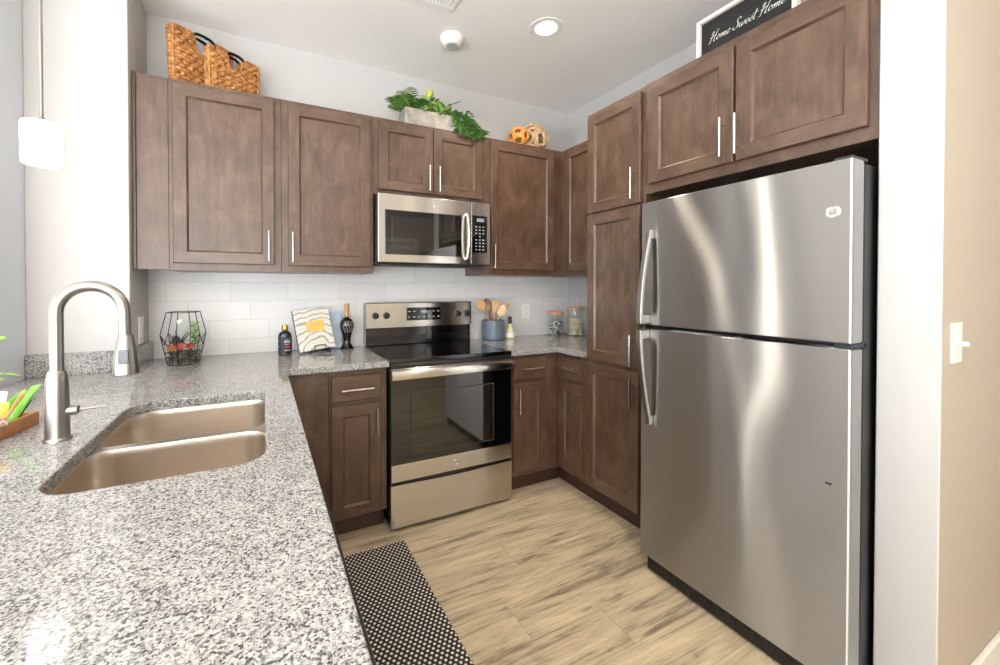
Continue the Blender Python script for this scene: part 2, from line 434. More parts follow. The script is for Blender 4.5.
def poly_prism(bm, pts, ax, a, b):
    # pts in the plane across axis ax, swept from a to b along it
    def P(p, q):
        v = [0, 0, 0]; o = [i for i in range(3) if i != ax]; v[o[0]] = p[0]; v[o[1]] = p[1]; v[ax] = q; return v
    A = [bm.verts.new(P(p, a)) for p in pts]; B = [bm.verts.new(P(p, b)) for p in pts]
    bm.faces.new(A); bm.faces.new(list(reversed(B)))
    n = len(pts)
    for i in range(n): bm.faces.new((A[i], B[i], B[(i + 1) % n], A[(i + 1) % n]))
    return bm
def arc(cx, cy, r, a0, a1, n):
    return [(cx + r * math.cos(R(a0 + (a1 - a0) * i / n)), cy + r * math.sin(R(a0 + (a1 - a0) * i / n))) for i in range(n + 1)]
def rrect(x0, x1, y0, y1, rs, n=6):
    # rounded rectangle, ccw; rs = radii at (x1,y1),(x0,y1),(x0,y0),(x1,y0)
    if not isinstance(rs, (tuple, list)): rs = (rs,) * 4
    p = arc(x1 - rs[0], y1 - rs[0], rs[0], 0, 90, n) + arc(x0 + rs[1], y1 - rs[1], rs[1], 90, 180, n)
    p += arc(x0 + rs[2], y0 + rs[2], rs[2], 180, 270, n) + arc(x1 - rs[3], y0 + rs[3], rs[3], 270, 360, n)
    return p
def catmull(pts, n=8, closed=False):
    pts = [Vector(p) for p in pts]; out = []; m = len(pts)
    for i in range(m if closed else m - 1):
        p0 = pts[(i - 1) % m] if closed or i > 0 else pts[0]
        p1 = pts[i]; p2 = pts[(i + 1) % m]
        p3 = pts[(i + 2) % m] if closed or i + 2 < m else pts[-1]
        for k in range(n):
            t = k / n
            out.append(0.5 * ((2 * p1) + (p2 - p0) * t + (2 * p0 - 5 * p1 + 4 * p2 - p3) * t * t + (3 * p1 - p0 - 3 * p2 + p3) * t ** 3))
    if not closed: out.append(pts[-1])
    return out

def _origin(o):
    v = Vector((0, 0, 0))
    while o is not None: v += o.location; o = o.parent
    return v
def finish(name, bm, mat, parent=None, local=False, angle=35, loc=None):
    """link a bmesh as ONE mesh object; world coordinates are made relative to the parent thing (or to loc)"""
    bmesh.ops.recalc_face_normals(bm, faces=bm.faces)
    base = _origin(parent) if parent is not None else Vector(loc or (0, 0, 0))
    if not local:
        for v in bm.verts: v.co -= base
    uvl = bm.loops.layers.uv.get('grain')
    if uvl is None:
        uvl = bm.loops.layers.uv.new('grain')
        for f in bm.faces:
            for l in f.loops:
                c = l.vert.co + base
                l[uvl].uv = (c.x + c.y * 1.07 + 3.1, c.z + 0.37 * abs(f.normal.z) * c.y)
    me = bpy.data.meshes.new(name); bm.to_mesh(me); bm.free()
    for p in me.polygons: p.use_smooth = True
    me.set_sharp_from_angle(angle=R(angle))
    for m in (mat if isinstance(mat, (list, tuple)) else [mat]): me.materials.append(M[m] if isinstance(m, str) else m)
    o = bpy.data.objects.new(name, me); COL.objects.link(o)
    if angle < 60:
        wn = o.modifiers.new('weighted_normals', 'WEIGHTED_NORMAL'); wn.keep_sharp = True; wn.weight = 100
    if parent is not None: o.parent = parent
    elif not local: o.location = base
    elif loc: o.location = loc
    return o
def thing(name, label, cat, loc=(0, 0, 0), group=None, rz=0):
    o = bpy.data.objects.new(name, None); COL.objects.link(o); o.location = loc; o.rotation_euler = (0, 0, rz)
    o.empty_display_size = 0.05
    o['label'] = label; o['category'] = cat
    if group: o['group'] = group
    return o
def tag(o, label, cat, group=None, kind=None):
    o['label'] = label; o['category'] = cat
    if group: o['group'] = group
    if kind: o['kind'] = kind
    return o
def struct(name, bm, mat, parent=None):
    o = finish(name, bm, mat, parent)
    if parent is None: o['kind'] = 'structure'
    return o
def text_mesh(txt, size, depth, mat4, extra_shear=0.0):
    """lettering as a bmesh in the built-in font, placed by a matrix (x right, y up, z out)"""
    c = bpy.data.curves.new('lettering', 'FONT'); c.body = txt; c.size = size; c.extrude = depth
    c.align_x = 'CENTER'; c.align_y = 'CENTER'; c.shear = extra_shear
    o = bpy.data.objects.new('lettering', c); COL.objects.link(o)
    dg = bpy.context.evaluated_depsgraph_get()
    me = bpy.data.meshes.new_from_object(o.evaluated_get(dg))
    bm = bmesh.new(); bm.from_mesh(me); bmesh.ops.transform(bm, matrix=mat4, verts=bm.verts)
    bpy.data.objects.remove(o); bpy.data.curves.remove(c); bpy.data.meshes.remove(me)
    uvl = bm.loops.layers.uv.get('grain')
    return bm
def frame4(o, X, Y, Z):
    X, Y, Z = Vector(X), Vector(Y), Vector(Z)
    m = Matrix.Identity(4)
    for i in range(3): m[i][0] = X[i]; m[i][1] = Y[i]; m[i][2] = Z[i]; m[i][3] = Vector(o)[i]
    return m

# ------------------------------------------------------------------ the setting
XW = 1.7400            # right kitchen wall
XL = -1.495            # left kitchen wall
bm = new(); bx(bm, -3.6, 4.6, -5.3, 0.12, FL - 0.1, FL, 0); struct('floor', bm, 'floor')
bm = new(); bx(bm, -3.6, 4.6, -5.3, 0.12, CEIL, CEIL + 0.1, 0); struct('ceiling', bm, 'ceiling')
bm = new(); bx(bm, XW, XW + 0.12, -2.172, 0.0, FL, CEIL, 0); struct('wall_right', bm, 'wall')
bm = new(); bx(bm, XL - 0.12, XL, -0.575, 0.0, FL, CEIL, 0); struct('wall_left', bm, 'wall_cool')
bm = new(); bx(bm, XL, -1.143, -0.352, 0.0, FL, CEIL, 0.003); struct('wall_corner', bm, 'wall')
# partition beside the fridge: bright end cap, long face darkened in its colour for less light
bm = new(); bx(bm, 1.118, 4.6, -2.310, -2.173, FL, CEIL, 0.003)
part = struct('wall_partition', bm, ['wall', 'wall_shaded'])
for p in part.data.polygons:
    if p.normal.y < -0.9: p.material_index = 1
# the rest of the flat, behind the camera
def wall_open(name, axis, pos, th, a0, a1, openings, mat='wall'):
    # wall across `axis` (0: plane x=pos, 1: plane y=pos) from a0..a1 with openings (b0,b1,z0,z1)
    bm = new()
    def seg(b0, b1, z0, z1):
        if b1 - b0 < 1e-4 or z1 - z0 < 1e-4: return
        if axis == 0: bx(bm, pos, pos + th, b0, b1, z0, z1, 0)
        else: bx(bm, b0, b1, pos, pos + th, z0, z1, 0)
    cur = a0
    for (b0, b1, z0, z1) in sorted(openings):
        seg(cur, b0, FL, CEIL); seg(b0, b1, FL, z0); seg(b0, b1, z1, CEIL); cur = b1
    seg(cur, a1, FL, CEIL)
    return struct(name, bm, mat)
wall_open('wall_living', 0, -3.6, -0.12, -5.3, 0.12, [(-4.6, -1.4, 0.15, 2.35)])
wall_open('wall_front', 1, -5.3, -0.12, -3.6, 4.6, [(-2.9, -0.2, 0.2, 2.4), (1.0, 1.92, FL, 2.08)])
wall_open('wall_back', 1, 0.0, 0.12, -3.6, 4.6, [(-3.10, -2.72, 0.02, 2.40)])
wall_open('wall_hall', 0, 4.6, 0.12, -5.3, 0.12, [])
def window(name, axis, pos, b0, b1, z0, z1, mull):
    bm = new(); f = 0.05
    def s(c0, c1, d0, d1, t=0.04):
        if axis == 0: bx(bm, pos - t, pos + t, c0, c1, d0, d1, 0.003)
        else: bx(bm, c0, c1, pos - t, pos + t, d0, d1, 0.003)
    s(b0, b0 + f, z0, z1); s(b1 - f, b1, z0, z1); s(b0, b1, z0, z0 + f); s(b0, b1, z1 - f, z1)
    for k in range(1, mull): 
        c = b0 + (b1 - b0) * k / mull; s(c - f / 2, c + f / 2, z0, z1, 0.03)
    o = struct(name, bm, 'trim')
    g = new()
    if axis == 0: bx(g, pos - 0.062, pos - 0.056, b0 + .01, b1 - .01, z0 + .01, z1 - .01, 0)
    else: bx(g, b0 + .01, b1 - .01, pos - (0.062 if pos < -1 else -0.045), pos - (0.056 if pos < -1 else -0.04), z0 + .01, z1 - .01, 0)
    finish('pane', g, 'sky_glow' if pos < -1 else 'streak_glow', o)
    return o
window('window_1', 0, -3.62, -4.6, -1.4, 0.15, 2.35, 3)
window('fill_window', 1, -5.32, -2.9, -0.2, 0.2, 2.4, 2)  # unseen front window, added for fill from behind the camera
window('streak_window', 1, 0.07, -3.10, -2.72, 0.02, 2.40, 1)  # unseen bright slit, added so the fridge doors reflect a streak
# white panelled door with casing in the front wall
bm = new()
for (a, b, c_, d_) in ((0.91, 1.0, FL, 2.17), (1.92, 2.01, FL, 2.17), (1.0, 1.92, 2.08, 2.17)): bx(bm, a, b, -5.32, -5.285, c_, d_, 0.003)
dr = struct('door_1', bm, 'trim')
bm = new(); bx(bm, 1.003, 1.917, -5.36, -5.325, FL + .008, 2.077, 0.002)
for (a, b, c_, d_) in ((1.10, 1.42, .25, .95), (1.50, 1.82, .25, .95), (1.10, 1.42, 1.1, 1.95), (1.50, 1.82, 1.1, 1.95)): bx(bm, a, b, -5.3255, -5.318, c_, d_, 0.006)
finish('door_panel', bm, 'trim', dr)
bm = new(); lathe(bm, [(0, 0.0), (.028, .0), (.028, .006), (.01, .01), (.01, .04), (.026, .048), (.024, .07), (0, .074)], 20, (1.06, -5.326, 0.98), axis='Y', close=False); finish('knob', bm, 'nickel', dr)
bm = new(); bx(bm, 1.130, 4.6, -2.325, -2.310, FL, FL + 0.118, 0.004); struct('baseboard_partition', bm, 'trim')
bm = new(); bx(bm, 1.104, 1.118, -2.325, -2.18, FL, FL + 0.118, 0.004); struct('baseboard_cap', bm, 'trim')
# tiled backsplash, between counter and wall cabinets
bm = new(); bx(bm, -1.143, XW, -0.008, 0.0, CT - 0.03, 1.42, 0); struct('wall_backsplash', bm, 'tile')

# ------------------------------------------------------------------ cabinet parts
def door_bm(o, U, N, u0, u1, z0, z1, t=0.02, stile=0.056, slab=False, bm=None):
    """framed cabinet door with a stepped inner bead; o + U*u + N*n + z, N points to the room"""
    bm = bm or new(); U = Vector(U); N = Vector(N); o = Vector(o)
    uvl = bm.loops.layers.uv.get('grain') or bm.loops.layers.uv.new('grain')
    off = random.uniform(0, 9)
    def P(u, z, n): return bm.verts.new(o + U * u + N * n + Vector((0, 0, z)))
    def ring(i, n): return [P(u0 + i, z0 + i, n), P(u1 - i, z0 + i, n), P(u1 - i, z1 - i, n), P(u0 + i, z1 - i, n)]
    def setuv(f, horiz=False, extra=0.0):
        for l in f.loops:
            d = l.vert.co - o; a, b = d.dot(U), d.z
            l[uvl].uv = ((b + off + extra, a + off * 2) if horiz else (a + off + extra, b + off * 2))
    r0 = ring(0, 0); r1 = ring(0, t - 0.003); r2 = ring(0.003, t)
    setuv(bm.faces.new(r0))
    for a, b in ((r0, r1), (r1, r2)):
        for k in range(4): setuv(bm.faces.new((a[k], a[(k + 1) % 4], b[(k + 1) % 4], b[k])), k in (0, 2))
    if slab:
        setuv(bm.faces.new(r2), True)
        return bm
    s = stile
    A0, A1, B0, B1 = u0 + s, u1 - s, z0 + s, z1 - s
    def q(u, z, n=t): return P(u, z, n)
    e = 0.003
    # stiles full height, rails between them (cope and stick)
    for (a, b, c, d, h) in ((u0 + e, A0, z0 + e, z1 - e, False), (A1, u1 - e, z0 + e, z1 - e, False), (A0, A1, z0 + e, B0, True), (A0, A1, B1, z1 - e, True)):
        setuv(bm.faces.new((q(a, c), q(b, c), q(b, d), q(a, d))), h, random.uniform(0, 4))
    prof = [(0, t), (0.001, t - 0.0025), (0.009, t - 0.0105)]
    rings = [[P(A0 + i, B0 + i, n), P(A1 - i, B0 + i, n), P(A1 - i, B1 - i, n), P(A0 + i, B1 - i, n)] for i, n in prof]
    for a, b in zip(rings, rings[1:]):
        for k in range(4): setuv(bm.faces.new((a[k], a[(k + 1) % 4], b[(k + 1) % 4], b[k])), k in (0, 2), 1.3)
    setuv(bm.faces.new(rings[-1]), False, 2.0)
    return bm
def pull_bm(o, U, N, u, z, length, vertical=True, n0=0.02, r=0.0055):
    """bar pull centred at (u, z): a round bar on two posts"""
    bm = new(); o = Vector(o); U = Vector(U); N = Vector(N); Zv = Vector((0, 0, 1))
    c = o + U * u + Zv * z + N * (n0 + 0.032)
    D = Zv if vertical else U
    tube(bm, [c - D * length / 2, c + D * length / 2], r, 10)
    for s in (-1, 1):
        p = c + D * (s * length * 0.31)
        tube(bm, [p - N * 0.0325, p], r * 0.8, 8)
    return bm
BACK = ((0, 0, 0), (1, 0, 0), (0, -1, 0))
def on_back(y): return ((0, y, 0), (1, 0, 0), (0, -1, 0))
def on_right(x): return ((x, 0, 0), (0, -1, 0), (-1, 0, 0))   # u runs towards the camera (u = -y)
def add_door(root, plane, u0, u1, z0, z1, pull=None, name='door', slab=False, vertical=True, plen=0.16):
    d = finish(name, door_bm(*plane, u0, u1, z0, z1, slab=slab), 'wood', root)
    if pull: finish('handle', pull_bm(*plane, pull[0], pull[1], plen, vertical), 'pull', d)
    return d

ZB, ZT = 1.3595, 2.294
DB, DT = 1.396, 2.272
def box_body(bm, x0, x1, y0, y1, z0, z1): return bx(bm, x0, x1, y0, y1, z0, z1, 0.001)
WG = 'wall cabinets above the counter'
# left wall cabinet with wide filler
c = thing('wall_cabinet', 'dark brown wall cabinet farthest left, under the two baskets, with a blank filler strip', 'cabinet', (-0.745, -0.15, ZB), WG)
bm = new(); box_body(bm, -1.000, -0.5005, -0.305, -0.009, ZB, ZT); finish('body', bm, 'wood', c)
add_door(c, on_back(-0.305), -0.982, -0.534, DB, DT, (-0.562, 1.494))
bm = new(); bx(bm, -1.126, -1.001, -0.303, -0.285, ZB + 0.004, ZT, 0.001); bx(bm, -1.1415, -1.127, -0.309, -0.285, ZB + 0.004, ZT + 0.004, 0.0015); finish('filler_strip', bm, 'wood', c)
# second wall cabinet
c = thing('wall_cabinet', 'dark brown single-door wall cabinet just left of the microwave', 'cabinet', (-0.25, -0.15, ZB), WG)
bm = new(); box_body(bm, -0.4995, -0.0005, -0.305, -0.009, ZB, ZT); finish('body', bm, 'wood', c)
add_door(c, on_back(-0.305), -0.4663, -0.0214, DB, DT, (-0.446, 1.493))
# over the microwave
c = thing('wall_cabinet', 'short two-door wall cabinet above the microwave, under the fern planter', 'cabinet', (0.379, -0.15, 1.835), WG)
bm = new(); box_body(bm, 0.0005, 0.7555, -0.305, -0.009, 1.835, ZT); finish('body', bm, 'wood', c)
add_door(c, on_back(-0.305), 0.0308, 0.3785, 1.8638, DT, (0.344, 1.958))
add_door(c, on_back(-0.305), 0.3830, 0.7308, 1.8638, DT, (0.411, 1.957))
# right of the microwave, running into the corner
c = thing('wall_cabinet', 'dark brown wall cabinet right of the microwave, under the woven balls', 'cabinet', (1.08, -0.15, ZB), WG)
bm = new(); box_body(bm, 0.7565, 1.4195, -0.305, -0.009, ZB, ZT); finish('body', bm, 'wood', c)
add_door(c, on_back(-0.305), 0.7977, 1.3291, DB, DT, (0.8125, 1.49))
# on the right wall, in the corner
c = thing('wall_cabinet', 'narrow sliver of wall cabinet in the back right corner beside the tall pantry', 'cabinet', (1.58, -0.55, ZB), WG)
bm = new(); bx(bm, 1.4215, XW - 0.001, -0.8735, -0.009, ZB, ZT, 0.001); finish('body', bm, 'wood', c)
add_door(c, on_right(1.4215), 0.352, 0.835, DB, DT)

# tall pantry
c = thing('pantry_cabinet', 'tall narrow three-door pantry cabinet between the counter and the fridge', 'cabinet', (1.44, -1.08, FL))
XF = 1.146
bm = new(); bx(bm, XF, XW - 0.001, -1.288, -0.8745, FL + 0.115, ZT, 0.001); finish('body', bm, 'wood', c)
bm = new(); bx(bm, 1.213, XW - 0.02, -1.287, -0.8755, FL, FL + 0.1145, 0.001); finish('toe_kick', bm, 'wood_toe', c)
PR = on_right(XF)
add_door(c, PR, 0.8885, 1.2680, 1.7085, DT, (1.2345, 1.811))
add_door(c, PR, 0.8875, 1.2640, 0.8555, 1.6965, (1.2335, 0.948))
add_door(c, PR, 0.8865, 1.2620, 0.1050, 0.8300, (1.2315, 0.7255))
# over the fridge
c = thing('wall_cabinet', 'wide deep two-door cabinet above the fridge, carrying the framed sign', 'cabinet', (1.44, -1.73, 1.752), WG)
bm = new(); bx(bm, 1.140, XW - 0.001, -2.1725, -1.2892, 1.744, ZT, 0.001); finish('body', bm, 'wood', c)
FR = on_right(1.140)
add_door(c, FR, 1.3205, 1.7285, 1.788, 2.258, (1.695, 1.893))
add_door(c, FR, 1.7400, 2.1440, 1.788, 2.258, (1.755, 1.888))

# base cabinets
BG = 'base cabinets under the granite counter'
c = thing('base_cabinet', 'dark brown base cabinet between the peninsula and the range', 'cabinet', (-0.25, -0.3, FL), BG)
bm = new(); bx(bm, -0.300, -0.0035, -0.602, -0.02, FL + 0.115, 0.858, 0.001); finish('body', bm, 'wood', c)
bm = new(); bx(bm, -0.4935, -0.301, -0.600, -0.57, FL + 0.115, 0.858, 0.001); finish('filler_panel', bm, 'wood', c, angle=20)
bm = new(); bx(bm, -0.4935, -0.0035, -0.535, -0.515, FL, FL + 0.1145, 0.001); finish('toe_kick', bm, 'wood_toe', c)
PB = on_back(-0.602)
add_door(c, PB, -0.2890, -0.0388, 0.6965, 0.8250, (-0.163, 0.758), 'drawer', True, False)
add_door(c, PB, -0.2890, -0.0388, 0.1000, 0.6740, (-0.0648, 0.58), plen=0.145)
c = thing('base_cabinet', 'dark brown base cabinet right of the range, facing the room', 'cabinet', (0.95, -0.3, FL), BG)
bm = new(); bx(bm, 0.7575, 1.1450, -0.602, -0.02, FL + 0.115, 0.858, 0.001); finish('body', bm, 'wood', c)
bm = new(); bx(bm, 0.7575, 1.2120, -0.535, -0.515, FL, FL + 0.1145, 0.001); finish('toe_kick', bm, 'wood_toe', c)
add_door(c, PB, 0.7870, 1.0340, 0.7010, 0.8385, (0.9127, 0.771), 'drawer', True, False)
add_door(c, PB, 0.7890, 1.0350, 0.1270, 0.6810, (0.8155, 0.575), plen=0.155)
c = thing('base_cabinet', 'narrow base cabinet in the inside corner, facing left, beside the pantry', 'cabinet', (1.44, -0.7, FL), BG)
bm = new(); bx(bm, XF, XW - 0.02, -0.8735, -0.0205, FL + 0.115, 0.858, 0.001); finish('body', bm, 'wood', c)
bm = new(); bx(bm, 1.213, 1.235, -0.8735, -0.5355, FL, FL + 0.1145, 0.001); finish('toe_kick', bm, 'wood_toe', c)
add_door(c, PR, 0.6180, 0.8430, 0.6980, 0.8330, (0.748, 0.766), 'drawer', True, False)
add_door(c, PR, 0.6300, 0.8410, 0.1180, 0.6740, (0.793, 0.571), plen=0.155)

# peninsula cabinets under the sink run
c = thing('base_cabinet', 'peninsula base cabinet under the sink, facing the range aisle', 'cabinet', (-0.8, -1.2, FL), BG)
bm = new()
bx(bm, -0.545, -0.527, -1.83, -0.6045, FL + 0.115, 0.858, 0.001)
bx(bm, -1.16, -0.546, -1.83, -1.81, FL, 0.858, 0.001)
bx(bm, -1.18, -1.161, -2.50, -0.36, FL, 0.858, 0.001)
finish('body', bm, 'wood', c)
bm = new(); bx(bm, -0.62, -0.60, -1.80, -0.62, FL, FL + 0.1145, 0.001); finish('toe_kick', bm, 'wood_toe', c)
PL = ((-0.527, 0, 0), (0, 1, 0), (1, 0, 0))
for (a, b) in ((-1.80, -1.42), (-1.41, -1.03)):
    add_door(c, PL, a, b, 0.10, 0.83, ((b - 0.03) if b < -1.2 else (a + 0.03), 0.70))
c = thing('dishwasher', 'black-edged dishwasher front peeking out beneath the near counter edge', 'dishwasher', (-0.8, -2.15, FL))
bm = new(); bx(bm, -1.15, -0.545, -2.46, -1.835, FL + 0.02, 0.858, 0.003); finish('body', bm, 'black_case', c)
bm = new(); bx(bm, -0.545, -0.4795, -2.455, -1.84, 0.10, 0.852, 0.006, 2); finish('door', bm, 'black_plastic', c)

# ------------------------------------------------------------------ countertops
def slab(outer, holes, z0, z1, bev=0.004):
    bm = new()
    def loop(pts):
        vs = [bm.verts.new((p[0], p[1], z1)) for p in pts]
        return [bm.edges.new((vs[i], vs[(i + 1) % len(vs)])) for i in range(len(vs))]
    es = loop(outer)
    for h in holes: es += loop(h)
    bmesh.ops.triangle_fill(bm, use_beauty=True, edges=es)
    bmesh.ops.recalc_face_normals(bm, faces=bm.faces)
    r = bmesh.ops.extrude_face_region(bm, geom=list(bm.faces))
    for v in r['geom']:
        if isinstance(v, bmesh.types.BMVert): v.co.z = z0
    bmesh.ops.recalc_face_normals(bm, faces=bm.faces)
    if bev:
        ed = [e for e in bm.edges if all(abs(v.co.z - z1) < 1e-6 for v in e.verts) and len(e.link_faces) == 2 and abs(e.link_faces[0].normal.z) + abs(e.link_faces[1].normal.z) < 1.5]
        bmesh.ops.bevel(bm, geom=ed, offset=bev, segments=2, profile=0.5, affect='EDGES')
    return bm
SK = rrect(-0.982, -0.588, -1.732, -1.040, (0.045, 0.085, 0.075, 0.07), 8)
ct = thing('countertop', 'speckled grey granite countertop of the sink peninsula, running to the range', 'countertop', (-0.8, -1.2, CT - 0.03), 'granite countertops')
outer = [(XL + 0.001, -2.52), (-0.494, -2.52), (-0.494, -0.645), (-0.002, -0.645), (-0.002, -0.009), (-1.142, -0.009), (-1.142, -0.353), (XL + 0.001, -0.353)]
finish('slab', slab(outer, [SK], CT - 0.031, CT), 'granite', ct, angle=15)
bm = new(); bx(bm, XL + 0.001, -1.143, -0.373, -0.353, CT, CT + 0.098, 0.002); bx(bm, -1.142, -1.122, -0.373, -0.009, CT, CT + 0.098, 0.002)
finish('upstand', bm, 'granite', ct)
ct2 = thing('countertop', 'small L-shaped granite countertop right of the range, carrying the crock and jars', 'countertop', (1.3, -0.4, CT - 0.03), 'granite countertops')
outer = [(0.7575, -0.645), (1.105, -0.645), (1.105, -0.8735), (XW - 0.001, -0.8735), (XW - 0.001, -0.009), (0.7575, -0.009)]
finish('slab', slab(outer, [], CT - 0.031, CT), 'granite', ct2, angle=15)

# ------------------------------------------------------------------ sink
sk = thing('sink', 'stainless double-bowl undermount sink set into the granite peninsula', 'sink', (-0.78, -1.39, CT - 0.2))
zr = CT - 0.032
def bowl(x0, x1, y0, y1, rs, depth, zt):
    bm = new(); n = 8
    levels = [(0.000, 0.0), (0.0012, -0.003), (0.002, -0.02), (0.006, -depth + 0.05), (0.018, -depth + 0.016), (0.050, -depth)]
    prev = None
    for ins, dz in levels:
        r_ = [max(q - ins * 0.4, 0.02) for q in rs]
        ring = [bm.verts.new((p[0], p[1], zt + dz)) for p in rrect(x0 + ins, x1 - ins, y0 + ins, y1 - ins, r_, n)]
        if prev:
            for k in range(len(ring)): bm.faces.new((prev[k], prev[(k + 1) % len(ring)], ring[(k + 1) % len(ring)], ring[k]))
        prev = ring
    bm.faces.new(prev)
    return bm
RB = (0.05, 0.095, 0.04, 0.05); RF = (0.06, 0.05, 0.085, 0.08)
b1 = bowl(-0.985, -0.586, -1.372, -1.037, RB, 0.20, zr - 0.0005)
o = finish('bowl', b1, 'sink_steel', sk, angle=60); o['label'] = 'rear bowl'
b2 = bowl(-0.985, -0.586, -1.735, -1.402, RF, 0.20, zr - 0.0005)
o = finish('bowl', b2, 'sink_steel', sk, angle=60); o['label'] = 'front bowl'
# flange and divider deck between the bowls
H1 = rrect(-0.985, -0.586, -1.372, -1.037, RB, 8); H2 = rrect(-0.985, -0.586, -1.735, -1.402, RF, 8)
finish('rim', slab(rrect(-1.01, -0.562, -1.76, -1.012, 0.06, 6), [H1, H2], zr - 0.0025, zr - 0.0002, 0), 'sink_steel', sk)
for cy in (-1.21, -1.57):
    bm = new(); lathe(bm, [(0.045, 0.0), (0.045, 0.004), (0.038, 0.004), (0.030, 0.001), (0.0, 0.001)], 24, (-0.80, cy, zr - 0.2), close=False); finish('drain', bm, 'chrome', sk)

# ------------------------------------------------------------------ faucet
fx, fy = -1.058, -1.364
fa = thing('faucet', 'brushed nickel gooseneck pull-down kitchen faucet behind the sink', 'faucet', (fx, fy, CT))
bm = new(); lathe(bm, [(0.0275, 0), (0.0275, 0.004), (0.0255, 0.007), (0.0240, 0.010), (0.0234, 0.06), (0.0230, 0.12), (0.0218, 0.150), (0.0180, 0.172), (0.0145, 0.176)], 36, (fx, fy, CT)); finish('body', bm, 'nickel', fa)
ra = 0.0675; zc_ = 1.2115
pts = [(fx, fy, CT + 0.17), (fx, fy, 1.10), (fx, fy, 1.16)] + [(fx + ra - ra * math.cos(R(a)), fy, zc_ + ra * math.sin(R(a))) for a in range(0, 181, 9)] + [(fx + 2 * ra + 0.001, fy, 1.17), (fx + 2 * ra + 0.0015, fy, 1.148)]
bm = new(); tube(bm, pts, 0.0138, 24); finish('neck', bm, 'nickel', fa, angle=60)
hx = fx + 2 * ra + 0.003
bm = new(); lathe(bm, [(0.0150, 1.151), (0.0165, 1.150), (0.0165, 1.146), (0.0172, 1.144), (0.0235, 1.112), (0.0268, 1.085), (0.0282, 1.060), (0.0282, 1.046), (0.025, 1.0435), (0.018, 1.0435)], 32, (hx, fy, 0)); hd = finish('spray_head', bm, 'nickel', fa)
bm = new()
for i, (zz0, zz1) in enumerate(((1.074, 1.112),)):
    bx(bm, hx - 0.0115, hx + 0.0115, fy - 0.0305, fy - 0.020, zz0, zz1, 0.004, 2)
bo = finish('spray_button', bm, 'grey_plastic', hd)
bm = new(); lathe(bm, [(0.0125, 0.0), (0.0125, 0.016), (0.011, 0.022), (0.006, 0.025)], 20, (fx + 0.018, fy, 0.9625), axis='X')
tube(bm, [(fx + 0.040, fy, 0.9625), (fx + 0.07, fy - 0.001, 0.9635), (fx + 0.101, fy - 0.002, 0.9650)], 0.005, 10, rs=[0.0036, 0.0034, 0.0032])
finish('lever', bm, 'nickel', fa)

# ------------------------------------------------------------------ badge helper (round maker's medallion)
def badge(root, o, X, Y, Z, r):
    bm = new(); m4 = frame4(o, X, Y, Z)
    t = bmesh.new()
    lathe(t, [(r, 0), (r, 0.0012), (r * 0.93, 0.002), (r * 0.86, 0.0012), (0, 0.0012)], 28, close=False)
    bmesh.ops.transform(t, matrix=m4, verts=t.verts); merge(bm, t)
    b = finish('badge', bm, 'chrome', root)
    off = _origin(root)
    t = text_mesh('GE', r * 1.0, 0.0005, frame4(Vector(o) + Vector(Z) * 0.0016, X, Y, Z), 0.35)
    finish('monogram', t, 'grey_plastic', b)
    return b

# ------------------------------------------------------------------ refrigerator
fr = thing('refrigerator', 'tall stainless top-freezer refrigerator standing beside the white end wall', 'refrigerator', (1.33, -1.79, FL))
FX = 0.9645; Y0, Y1 = -1.4123, -2.1690
bm = new(); bx(bm, 1.052, 1.715, Y1 + 0.004, Y0 - 0.004, FL + 0.02, 1.655, 0.006, 2); finish('case', bm, 'black_case', fr)
def fridge_door(z0, z1, nm):
    bm = new(); th = 0.070
    prof = []
    n = 18; 
    xs = []
    for i in range(n + 1):
        s = i / n; y = Y1 + (Y0 - Y1) * s
        bulge = 0.0045 * (1 - (2 * s - 1) ** 2)
        xs.append((FX + 0.0045 - bulge, y))
    r = 0.008
    front = [(x, y) for x, y in xs if Y1 + r * 1.3 < y < Y0 - r * 1.3]
    e0 = FX + 0.0040
    c1 = [(e0 + r - r * math.sin(R(a)), Y1 + r - r * math.cos(R(a))) for a in (0, 22, 45, 67, 90)]
    c2 = [(x, Y0 + Y1 - y) for x, y in reversed(c1)]
    loop = [(FX + th, Y1)] + c1 + front + c2 + [(FX + th, Y0)]
    zs = [(z0, 0.004), (z0 + 0.004, 0.0), (z1 - 0.004, 0.0), (z1, 0.004)]
    rings = []
    cx_, cy_ = FX + th / 2, (Y0 + Y1) / 2
    for z, ins in zs:
        rings.append([bm.verts.new((x + (cx_ - x) / (th / 2) * ins * 0.9, y + (cy_ - y) / 0.378 * ins * 0.9, z)) for x, y in loop])
    for a, b in zip(rings, rings[1:]):
        for k in range(len(loop)): bm.faces.new((a[k], a[(k + 1) % len(loop)], b[(k + 1) % len(loop)], b[k]))
    bm.faces.new(rings[0]); bm.faces.new(rings[-1])
    return finish(nm, bm, 'fridge_steel', fr, angle=50)
d1 = fridge_door(1.1070, 1.6604, 'freezer_door')
d2 = fridge_door(0.0530, 1.0890, 'fridge_door')
bm = new(); bx(bm, 1.0345, 1.0515, Y1 + 0.012, Y0 - 0.012, 1.112, 1.655, 0.003); bx(bm, 1.0345, 1.0515, Y1 + 0.012, Y0 - 0.012, 0.058, 1.084, 0.003); finish('gasket', bm, 'gasket', fr)
bm = new(); bx(bm, 0.982, 1.045, Y1 + 0.012, Y0 - 0.03, FL + 0.010, 0.0505, 0.003)
for k in range(14):
    yy = Y1 + 0.06 + k * 0.045; bx(bm, 0.979, 0.984, yy, yy + 0.03, 0.004, 0.030, 0.001)
finish('base_grille', bm, 'black_plastic', fr)
bm = new(); bx(bm, 0.985, 1.08, Y1 + 0.004, Y1 + 0.05, 1.0895, 1.1065, 0.002); finish('hinge', bm, 'gasket', fr)
